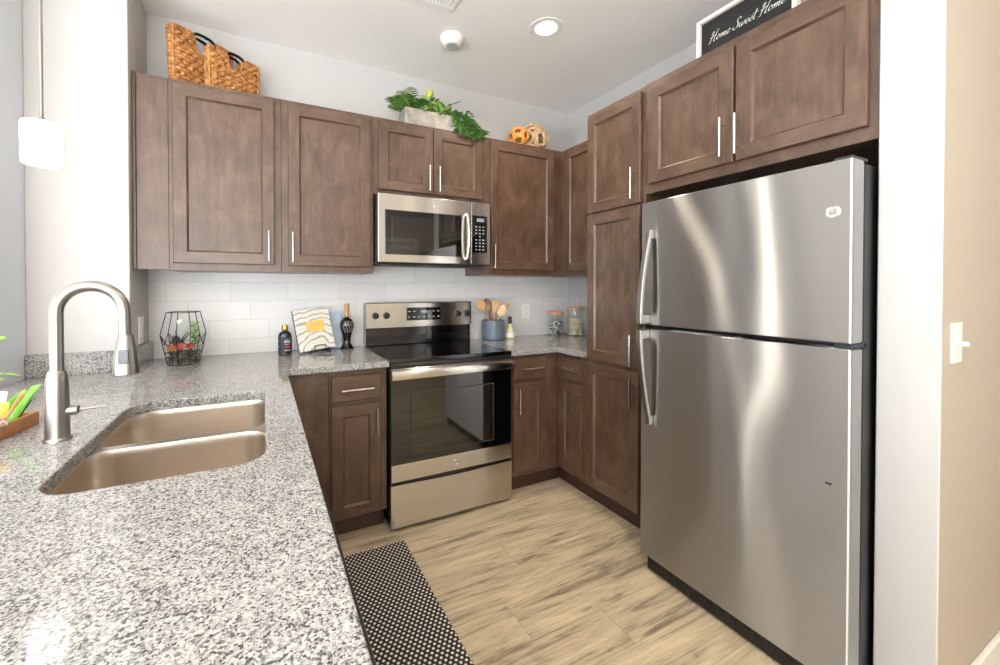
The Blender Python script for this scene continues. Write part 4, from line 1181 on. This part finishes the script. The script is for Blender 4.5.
# ------------------------------------------------------------------ woven balls
random.seed(4)
def ball(label, mat, loc, r, n, tr, seed):
    random.seed(seed); bm = new()
    for k in range(n):
        ax = Vector((random.gauss(0, 1), random.gauss(0, 1), random.gauss(0, 1))).normalized()
        e1 = ax.orthogonal().normalized(); e2 = ax.cross(e1)
        h = random.uniform(-.55, .55); rr = math.sqrt(1 - h * h) * (r - tr * 1.15)
        c0 = Vector(loc) + ax * h * (r - tr * 1.15)
        pts = []
        for i in range(30):
            a = 2 * PI * i / 30; wob = 1 + .02 * math.sin(3 * a + k)
            pts.append(c0 + (e1 * math.cos(a) + e2 * math.sin(a)) * rr * wob)
        tube(bm, pts, tr, 7, closed=True)
    o = finish('woven_ball', bm, mat, loc=loc, angle=70); 
    return tag(o, label, 'ornament', 'woven balls on the right wall cabinet')
bz = ZT + 0.001
ball('larger pale twig ball on the cabinet right of the microwave', 'twig', (1.272, -0.142, bz + 0.118), 0.118, 13, 0.0125, 11)
# small orange ball: shell pierced by round holes
def pierced(loc, r):
    bm = new(); ico = bmesh.new(); bmesh.ops.create_icosphere(ico, subdivisions=2, radius=r * 0.93)
    dirs = [v.co.normalized() for v in bmesh_ico()]
    for d in dirs:
        e1 = d.orthogonal().normalized(); e2 = d.cross(e1)
        c0 = Vector(loc) + d * r * 0.82
        pts = [c0 + (e1 * math.cos(2 * PI * i / 22) + e2 * math.sin(2 * PI * i / 22)) * r * 0.44 for i in range(22)]
        tube(bm, pts, r * 0.155, 8, closed=True)
    ico.free()
    return bm
def bmesh_ico():
    t = bmesh.new(); bmesh.ops.create_icosphere(t, subdivisions=1, radius=1.0)
    class V: pass
    out = []
    for v in t.verts:
        q = V(); q.co = v.co.copy(); out.append(q)
    t.free(); return out
loc = (1.072, -0.245, bz + 0.070)
rt = Matrix.Rotation(R(24), 4, 'X') @ Matrix.Rotation(R(15), 4, 'Y')
bm = pierced((0, 0, 0), 0.070); bmesh.ops.transform(bm, matrix=Matrix.Translation(loc) @ rt, verts=bm.verts)
tag(finish('woven_ball', bm, 'rattan_orange', loc=loc, angle=70), 'smaller orange pierced ball left of the pale twig ball', 'ornament', 'woven balls on the right wall cabinet')

# ------------------------------------------------------------------ terrarium on the left counter
tx, ty = -0.950, -0.262
c = thing('terrarium', 'faceted glass terrarium with a black wire frame on the left counter', 'terrarium', (tx, ty, CT))
rings = [(0.068, CT + 0.0028), (0.098, CT + 0.152), (0.072, CT + 0.262)]
a0 = R(20)
def hexp(r, z, n=6): return [Vector((tx + r * math.cos(a0 + 2 * PI * k / n), ty + r * math.sin(a0 + 2 * PI * k / n), z)) for k in range(n)]
HR = [hexp(*q) for q in rings]
bm = new()
for H_ in (HR[0], HR[2]):
    for k in range(6): tube(bm, [H_[k], H_[(k + 1) % 6]], 0.0021, 6)
for k in range(6):
    tube(bm, [HR[0][k], HR[1][k]], 0.0021, 6); tube(bm, [HR[1][k], HR[2][k]], 0.0021, 6)
# inverted V braces below the shoulder, as in the front faces
for k in range(6):
    mid = (HR[0][k] + HR[0][(k + 1) % 6]) / 2; top = (HR[1][k] + HR[1][(k + 1) % 6]) / 2 + Vector((0, 0, -.055))
    tube(bm, [HR[1][k], top], 0.0021, 6); tube(bm, [HR[1][(k + 1) % 6], top], 0.0021, 6)
finish('frame', bm, 'black_metal', c)
bm = new()
V0 = [[bm.verts.new(p) for p in H_] for H_ in HR]
for a, b in zip(V0, V0[1:]):
    for k in range(6): bm.faces.new((a[k], a[(k + 1) % 6], b[(k + 1) % 6], b[k]))
bm.faces.new(V0[0])
finish('glass', bm, 'glass', c, angle=10)
# pebbles and plants inside
random.seed(12)
bm = new()
for k in range(260):
    a = random.uniform(0, 2 * PI); rr = 0.060 * math.sqrt(random.random()); z = CT + 0.008 + 0.058 * random.random(); rr *= 1 + 0.25 * (z - CT) / .06
    t_ = bmesh.new(); bmesh.ops.create_icosphere(t_, subdivisions=1, radius=random.uniform(.005, .009))
    bmesh.ops.transform(t_, matrix=Matrix.Translation((tx + rr * math.cos(a), ty + rr * math.sin(a), z)) @ Matrix.Diagonal((1, 1, .75, 1)), verts=t_.verts); merge(bm, t_)
tag(finish('pebbles', bm, 'pebble', loc=(tx, ty, CT + .004)), 'dark mixed pebbles filling the bottom of the glass terrarium', 'pebbles', None, 'stuff')
def rosette(name, label, mat, x, y, z, r, n, group):
    p = thing(name, label, 'plant', (x, y, z), group); bm = new()
    for ly in range(3):
        for k in range(n):
            a = 2 * PI * (k + ly * .5) / n; leaf(bm, (x, y, z + ly * .006), (math.cos(a), math.sin(a), .35 + ly * .7), (0, 0, 1), r * (1 - ly * .2), r * .26, -.15, 3)
    solid(finish('rosette', bm, mat, p, angle=80), 0.0015)
TG = 'succulents inside the terrarium'
zt = CT + .068
rosette('succulent', 'orange succulent rosette at the left inside the terrarium', 'succulent_orange', tx - .046, ty - .034, zt + .004, .034, 8, TG)
rosette('succulent', 'pink succulent rosette in the front middle of the terrarium', 'succulent_pink', tx - .008, ty - .046, zt + .010, .036, 8, TG)
rosette('succulent', 'coral succulent rosette front right inside the terrarium', 'succulent_pink', tx + .030, ty - .038, zt + .012, .034, 8, TG)
p = thing('succulent', 'tall green leafy succulent at the right inside the terrarium', 'plant', (tx + .04, ty + .0, zt), TG)
bm = new(); tube(bm, [(tx + .045, ty + .005, zt - .01), (tx + .048, ty + .005, zt + .06), (tx + .04, ty, zt + .135)], .002, 6)
for k in range(18):
    a = k * 2.4; z = zt + .01 + k * .0075; leaf(bm, (tx + .045, ty + .003, z), (math.cos(a), math.sin(a), .6), (0, 0, 1), .048 - k * .0012, .013, .2, 4)
solid(finish('foliage', bm, 'leaf', p, angle=80), .001)
p = thing('succulent', 'dark spiky purple-grey succulent at the left back of the terrarium', 'plant', (tx - .03, ty + .02, zt), TG)
bm = new()
for k in range(34):
    a = random.uniform(0, 2 * PI); leaf(bm, (tx - .028, ty + .018, zt - .005 + .03 * random.random()), (math.cos(a) * .6, math.sin(a) * .5, 1.2), (0, 0, 1), random.uniform(.05, .095), .0055, .15, 3)
solid(finish('foliage', bm, 'succulent_grey', p, angle=80), .001)

# ------------------------------------------------------------------ bottles, book on the left counter
bxx, byy = -0.480, -0.200
c = thing('bottle', 'squat dark bottle with a brass cap left of the cookbook', 'bottle', (bxx, byy, CT), 'bottles on the counter')
bm = new(); lathe(bm, [(0, .001), (.033, .001), (.0355, .004), (.0355, .112), (.033, .124), (.024, .133), (.0155, .137), (.0155, .150)], 32, (bxx, byy, CT), close=False); finish('glass_body', bm, 'amber_dark', c)
bm = new(); lathe(bm, [(.0165, .146), (.0170, .148), (.0170, .170), (.0155, .173), (0, .173)], 28, (bxx, byy, CT), close=False); finish('cap', bm, 'brass', c)
bm = new(); lathe(bm, [(.0358, .020), (.0361, .0205), (.0361, .105), (.0358, .1055)], 32, (bxx, byy, CT), close=False); lb = finish('label_wrap', bm, 'label_dark', c)
def curved_mark(bm, cx_, cy_, r, a0, a1, z0, z1, n=6):
    prev = None
    for i in range(n + 1):
        a = R(a0 + (a1 - a0) * i / n); v = [bm.verts.new((cx_ + r * math.cos(a), cy_ + r * math.sin(a), z)) for z in (z0, z1)]
        if prev: bm.faces.new((prev[0], v[0], v[1], prev[1]))
        prev = v
for (z0, z1, a, b) in ((.076, .084, 262, 318), (.064, .068, 266, 312), (.030, .034, 262, 316), (.088, .091, 268, 306), (.080, .083, 205, 216), (.05, .053, 205, 216)):
    bm = new(); curved_mark(bm, bxx, byy, .0364, a, b, CT + z0, CT + z1); solid(finish('print_line', bm, 'label_mark', lb), .0003)
bm = new(); curved_mark(bm, bxx, byy, .0364, 275, 318, CT + .044, CT + .056); solid(finish('label_red_print', bm, 'label_red', lb), .0003)

# cookbook on a wire stand (rigid pose solved from its four corners)
th = 0.1795; ln = 0.3171; U = Vector((math.cos(th), math.sin(th), 0)); N = Vector((math.sin(th), -math.cos(th), 0))
V = Vector((0, 0, 1)) * math.cos(ln) - N * math.sin(ln); U2 = U * math.cos(.0898) + V * math.sin(.0898); V2 = V * math.cos(.0898) - U * math.sin(.0898); N2 = U2.cross(V2)
ob = Vector((-0.4035, -0.2107, CT + 0.0105))
bk = thing('cookbook', 'cookbook with wavy grey bands and a yellow panel on its cover, propped on a stand', 'book', ob)
MB4 = Matrix(((U2.x, -N2.x, V2.x, 0), (U2.y, -N2.y, V2.y, 0), (U2.z, -N2.z, V2.z, 0), (0, 0, 0, 1)))  # local x right, y into book, z up
bk.rotation_mode = 'QUATERNION'; bk.rotation_quaternion = MB4.to_quaternion()
BW, BH, BT = 0.2112, 0.2514, 0.022
bm = new(); bx(bm, 0, BW, 0, 0.0025, 0, BH, .0006); finish('front_cover', bm, 'cover', bk, local=True)
bm = new(); bx(bm, 0, BW, BT - .0025, BT, 0, BH, .0006); bx(bm, -.0008, .0018, 0, BT, 0, BH, .0006); finish('spine', bm, 'spine', bk, local=True)
bm = new(); bx(bm, .002, BW - .004, .003, BT - .003, .004, BH - .004, .0005); finish('pages', bm, 'paper', bk, local=True)
bm = new(); bx(bm, .062, .168, -.0006, .0005, .108, .176, .0002); finish('cover_panel', bm, 'yellow_print', bk, local=True)
st = thing('book_stand', 'small dark wire easel holding the cookbook', 'stand', (ob.x + .1, ob.y - .02, CT))
bm = new()
def W(u, n, v): return ob + U2 * u - N2 * (-n) * -1 + V2 * v if False else ob + U2 * u + N2 * n + V2 * v
r_ = .0022
tube(bm, [W(.085, .012, .022), W(.085, .012, -.003), W(.085, .003, -.0045)], r_, 6); tube(bm, [W(.15, .012, .022), W(.15, .012, -.003), W(.15, .003, -.0045)], r_, 6)
tube(bm, [W(.083, .012, .022), W(.152, .012, .022)], r_, 6); tube(bm, [W(.083, .012, -.003), W(.152, .012, -.003)], r_, 6)
finish('front_lip', bm, 'black_metal', st)
bm = new()
for u_ in (.06, .175):
    a = W(u_, .012, -.0045); b = W(u_, -.0255, -.0045); t_ = W(u_, -.0255, .19)
    tube(bm, [a, b, t_], r_, 6)
    foot = Vector((b.x - N.x * .105, min(b.y + .105, -.012), CT + .0025)); tube(bm, [t_, foot], r_, 6); tube(bm, [foot, Vector((a.x, a.y, CT + .0025)), a], r_, 6)
tube(bm, [W(.06, .012, -.0045), W(.175, .012, -.0045)], r_, 6); tube(bm, [W(.06, -.0255, .19), W(.175, -.0255, .19)], r_, 6)
finish('back_support', bm, 'black_metal', st)
# pale blue board leaning on the tiles behind the cookbook
o4 = Matrix.Translation((-0.150, -0.050, CT + 0.002)) @ Matrix.Rotation(R(-9), 4, 'X')
bm = new(); bx(bm, -0.105, 0.010, -0.006, 0.0, 0.0, 0.232, 0.003, 2, mat=o4)
tag(finish('cutting_board', bm, 'blue_sleeve', loc=(-0.2, -0.05, CT + .002)), 'thin pale blue board leaning on the tiles behind the cookbook', 'board')

# tall black vase-shaped bottle with a cork
vx, vy = -0.118, -0.095
c = thing('bottle', 'curvy black bottle with a wooden stopper between the cookbook and the range', 'bottle', (vx, vy, CT), 'bottles on the counter')
bm = new(); lathe(bm, [(0, .001), (.041, .001), (.042, .006), (.034, .018), (.024, .034), (.0215, .052), (.026, .080), (.036, .112), (.0435, .142), (.043, .160), (.034, .180), (.020, .194), (.0125, .200), (.0125, .215)], 34, (vx, vy, CT), close=False); finish('glass_body', bm, 'amber_dark', c)
bm = new(); lathe(bm, [(.0125, .212), (.0135, .214), (.0140, .262), (.0155, .266), (.0155, .280), (.013, .284), (0, .284)], 24, (vx, vy, CT), close=False); finish('stopper', bm, 'cork', c)
bm = new()
tube(bm, [Vector((vx + .0165 * math.cos(R(a)), vy + .0165 * math.sin(R(a)), CT + .206)) for a in range(0, 360, 20)], .0022, 6, closed=True)
for s_ in (-1, 1): tube(bm, catmull([(vx + .012, vy - .014, CT + .206), (vx + .018 + s_ * .006, vy - .020, CT + .216 + s_ * .01), (vx + .024, vy - .018, CT + .212 + s_ * .014)], 5), .0016, 5)
finish('twine', bm, 'cork', c)
bm = new()
for a in (238, 262, 286, 310):
    pts = [Vector((vx + rr * math.cos(R(a + d)), vy + rr * math.sin(R(a + d)), CT + z)) for (rr, z, d) in ((.0365, .176, 0), (.0448, .158, 10), (.0448, .140, -10), (.0392, .120, 4), (.0340, .104, 0))]
    tube(bm, catmull(pts, 4), .0011, 5)
finish('painted_scroll', bm, 'label_mark', c)

# ------------------------------------------------------------------ crock with utensils
kx, ky = 0.938, -0.110
c = thing('utensil_crock', 'blue-grey ceramic crock right of the range holding wooden utensils', 'crock', (kx, ky, CT))
bm = new(); lathe(bm, [(0, .001), (.078, .001), (.083, .006), (.085, .03), (.085, .128), (.0825, .141), (.078, .145), (.074, .143), (.073, .136), (.073, .02), (0, .016)], 44, (kx, ky, CT), close=False); finish('pot', bm, 'crock', c)
UG = 'utensils in the crock'
def utensil(name, label, mat, foot, top, head, hw, kind):
    f = Vector((kx + foot[0], ky + foot[1], CT + .020)); t_ = Vector((kx + top[0], ky + top[1], CT + top[2]))
    d = (t_ - f).normalized(); L_ = (t_ - f).length
    o = thing(name, label, 'utensil', f, UG)
    hs = t_ - d * head
    bm = new(); tube(bm, [f, f + (hs - f) * .5, hs], .0048, 10, rs=[.0042, .0048, .0052]); finish('shaft', bm, mat, o)
    bm = new()
    sd = d.cross(Vector((0.45, .9, 0))).normalized(); nn = sd.cross(d).normalized()
    n = 12; prev = None
    for i in range(n + 1):
        s = i / n
        if kind == 'spoon': wv = hw * math.sin(PI * min(.97, .10 + .86 * s)) ** .7; dep = .006 * math.sin(PI * s)
        elif kind == 'spatula': wv = hw * (.45 + .55 * min(1, s * 1.7)); dep = 0
        else: wv = hw * (.4 + .6 * math.sin(PI * (.15 + .6 * s))); dep = .002
        cc = hs + d * head * s
        th_ = .0035
        ring = [bm.verts.new(cc + sd * (wv * math.cos(2 * PI * k / 10)) + nn * (th_ * math.sin(2 * PI * k / 10) + dep)) for k in range(10)]
        if prev:
            for k in range(10): bm.faces.new((prev[k], prev[(k + 1) % 10], ring[(k + 1) % 10], ring[k]))
        else: bm.faces.new(ring)
        prev = ring
    bm.faces.new(prev)
    finish('head', bm, mat, o, angle=60)
utensil('wooden_spoon', 'wooden spoon leaning farthest left in the crock', 'wood_light', (.035, .02), (-.126, -.012, .298), .085, .032, 'spoon')
utensil('wooden_spoon', 'dark brown wooden spoon standing second from left in the crock', 'wood_brown', (.015, -.02), (-.056, .010, .302), .092, .033, 'spoon')
utensil('wooden_spatula', 'flat golden wooden spatula upright in the middle of the crock', 'wood_light', (-.006, .012), (.014, -.020, .290), .095, .029, 'spatula')
utensil('wooden_spoon', 'pale wide wooden spoon right of centre in the crock', 'wood_pale', (-.03, -.022), (.078, -.03, .258), .088, .034, 'spoon')
utensil('wooden_fork', 'slim wooden server leaning farthest right in the crock', 'wood_light', (-.035, .03), (.140, .012, .262), .090, .018, 'slim')
utensil('wooden_spatula', 'grey-brown wooden spatula at the back of the crock', 'wood_brown', (0, .035), (-.016, .045, .278), .08, .024, 'spatula')

# oil bottle
ox_, oy_ = 1.083, -0.115
c = thing('bottle', 'small pale oil bottle with a black cap right of the utensil crock', 'bottle', (ox_, oy_, CT), 'bottles on the counter')
bm = new(); lathe(bm, [(0, .001), (.033, .001), (.036, .005), (.036, .050), (.032, .070), (.020, .092), (.0135, .104), (.0125, .118)], 30, (ox_, oy_, CT), close=False); finish('glass_body', bm, 'oil', c)
bm = new(); lathe(bm, [(.0135, .112), (.0140, .114), (.0140, .162), (.012, .166), (0, .166)], 24, (ox_, oy_, CT), close=False); finish('cap', bm, 'black_plastic', c)
bm = new(); lathe(bm, [(.0362, .014), (.0366, .0145), (.0366, .046), (.0362, .0465)], 30, (ox_, oy_, CT), close=False); finish('label_wrap', bm, 'paper', c)

# two lidded jars in the corner
def jar(label, jx, jy, r, h, mats, fill, seed):
    c = thing('glass_jar', label, 'jar', (jx, jy, CT), 'glass jars in the corner')
    bm = new(); lathe(bm, [(0, .001), (r * .95, .001), (r, .006), (r, h - .012), (r * .97, h - .006), (r * .97, h)], 36, (jx, jy, CT), close=False); finish('glass_body', bm, 'glass', c)
    bm = new(); lathe(bm, [(0, h), (r * .99, h), (r * 1.02, h + .002), (r * 1.02, h + .020), (r * .99, h + .023), (0, h + .023)], 36, (jx, jy, CT), close=False); finish('lid', bm, 'wood_lid', c)
    random.seed(seed); bm = new()
    for i in range(len(mats)):
        for k in range(150):
            a = random.uniform(0, 2 * PI); rr = (r - .016) * math.sqrt(random.random()); z = CT + .012 + (fill - .015) * random.random()
            p = Vector((jx + rr * math.cos(a), jy + rr * math.sin(a), z))
            d = Vector((random.gauss(0, 1), random.gauss(0, 1), random.gauss(0, .6))).normalized()
            nf = len(bm.faces)
            tube(bm, [p - d * .009, p + d.orthogonal().normalized() * .003, p + d * .009], .0045, 6)
            bm.faces.ensure_lookup_table()
            for f in bm.faces[nf:]: f.material_index = i
    o = finish('jar_contents', bm, list(mats), loc=(jx, jy, CT + .01))
    tag(o, ('dark and white pieces filling the left, shorter' if h < .19 else 'pale and cream pieces filling the right, taller') + ' glass jar in the corner', 'food', None, 'stuff')
jar('shorter glass jar with a wooden lid, left of the pair in the back corner', 1.528, -0.100, .064, .168, ['pasta_dark', 'pasta_white'], .110, 21)
jar('taller glass jar with a wooden lid, right of the pair in the back corner', 1.642, -0.205, .063, .205, ['pasta_pale', 'pasta_white'], .140, 22)

# ------------------------------------------------------------------ wooden tray with packets, far left of the counter
c = thing('wooden_tray', 'honey-coloured wooden tray of packets left of the faucet, cut off by the frame', 'tray', (-1.160, -1.172, CT))
c.rotation_euler = (0, 0, R(-9))
TX0, TX1, TY0, TY1 = -1.46, -1.160, -1.56, -1.172
bm = new(); bx(bm, TX0, TX1, TY0, TY1, CT + .001, CT + .009, .001)
bx(bm, TX1 - .012, TX1, TY0, TY1, CT + .009, CT + .036, .002); bx(bm, TX0, TX0 + .012, TY0, TY1, CT + .009, CT + .036, .002)
bx(bm, TX0 + .012, TX1 - .012, TY1 - .012, TY1, CT + .009, CT + .036, .002); bx(bm, TX0 + .012, TX1 - .012, TY0, TY0 + .012, CT + .009, CT + .036, .002)
finish('box', bm, 'wood_tray', c)
KG = 'packets in the wooden tray'
def packet(name, label, cat, mat, y, quad, th, tilt=0.0, puff=True, group=KG, part='wrapper'):
    # a filled pouch (or flat card) between four corners given as (x, z) on the upright plane at y; tilt leans the top back
    P = [Vector((q[0], y + tilt * (q[1] - 0.92), q[1])) for q in quad]
    t = thing(name, label, cat, P[0], group); bm = new(); n = 8
    N = (P[1] - P[0]).cross(P[3] - P[0]).normalized()
    for s in (1, -1):
        g = []
        for i in range(n + 1):
            row = []
            for j in range(n + 1):
                u, v = i / n, j / n
                p = (P[0] * (1 - u) + P[1] * u) * (1 - v) + (P[3] * (1 - u) + P[2] * u) * v
                k = (math.sin(PI * u) * math.sin(PI * v)) ** .5 if puff else 1.0
                row.append(bm.verts.new(p + N * (s * th * k)))
            g.append(row)
        for i in range(n):
            for j in range(n): bm.faces.new((g[i][j], g[i + 1][j], g[i + 1][j + 1], g[i][j + 1]))
    if puff: bmesh.ops.remove_doubles(bm, verts=bm.verts, dist=.00005)
    finish(part, bm, mat, t, angle=60)
    return t, P, N
t, P, N = packet('snack_packet', 'bright green pointed packet sticking up over the end of the tray', 'packet', 'packet_green', -1.235, [(-1.2029, .9218), (-1.1877, .9116), (-1.1379, 1.0104), (-1.1577, 1.0071)], .004, .15)
bm = new(); e0 = P[1] * .96 + P[0] * .04; e1 = P[2] * .6 + P[1] * .4
tube(bm, [e0 - N * .0045, (e0 + e1) / 2 - N * .0052, e1 - N * .0045], .0022, 6); finish('dark_edge', bm, 'black_plastic', t)
packet('snack_packet', 'tan packet leaning just behind the green one in the tray', 'packet', 'packet_tan', -1.210, [(-1.2167, .9246), (-1.2012, .9228), (-1.1751, .9899), (-1.187, .9905)], .004, .15)
packet('snack_packet', 'thin green packet edge between the tan packet and the white card', 'packet', 'packet_green', -1.198, [(-1.245, .9405), (-1.2137, .9333), (-1.1785, .9903), (-1.1862, .9939)], .002, .15)
packet('snack_packet', 'yellow packet lying low at the left edge of the photo in the tray', 'packet', 'packet_yellow', -1.290, [(-1.2401, .9409), (-1.1788, .9426), (-1.1766, .9802), (-1.2397, .9831)], .006, .1)
packet('snack_packet', 'crinkled clear plastic packet at the front of the tray', 'packet', 'plastic_film', -1.310, [(-1.2034, .9128), (-1.1693, .9172), (-1.1654, .9597), (-1.203, .9573)], .006, .1)
t, P, N = packet('card', 'white card with blue print standing in the tray at the left edge', 'card', 'card_white', -1.250, [(-1.2642, .9614), (-1.2002, .9604), (-1.1961, 1.0001), (-1.2639, 1.0098)], .0008, .1, False, None, 'sheet')
bm = new()
def on_card(u, v): return (P[0] * (1 - u) + P[1] * u) * (1 - v) + (P[3] * (1 - u) + P[2] * u) * v - N * .0012
bm.faces.new([bm.verts.new(on_card(*q)) for q in ((.15, .62), (.95, .62), (.95, .76), (.15, .76))]); solid(finish('print', bm, 'card_blue', t), .0003)

# potted plant at the far left, only its leaves reach the frame
c = thing('potted_plant', 'green leafy plant at the left edge of the photo, beside the tray', 'plant', (-1.37, -1.02, CT))
ppx, ppy = -1.405, -0.99
bm = new(); lathe(bm, [(0, .001), (.045, .001), (.052, .006), (.062, .095), (.064, .100), (.058, .100), (.052, .085), (0, .085)], 32, (ppx, ppy, CT), close=False); finish('pot', bm, 'pot_grey', c)
bm = new(); random.seed(31)
for k in range(16):
    a = random.uniform(0, 2 * PI); e = random.uniform(.4, 1.5)
    d = Vector((math.cos(a), math.sin(a), e)).normalized(); p0 = Vector((ppx, ppy, CT + .085)); p1 = p0 + d * random.uniform(.05, .11)
    tube(bm, [p0, (p0 + p1) / 2 + Vector((0, 0, .008)), p1], .0018, 5); leaf(bm, p1, d + Vector((0, 0, -.3)), (0, 0, 1), .055, .017, .3)
LEAVES = [((-1.362, -1.03, 1.108), (1, .1, .24), .080, .022), ((-1.365, -1.05, .992), (1, 0, .16), .082, .020)]
for q, d, l_, w_ in LEAVES:
    tube(bm, [(ppx, ppy, CT + .085), Vector(q) - Vector((.02, 0, .01)), q], .0018, 5); leaf(bm, q, d, (0, -1, .35), l_, w_, .12)
solid(finish('foliage', bm, 'leaf', c, angle=80), .0008)
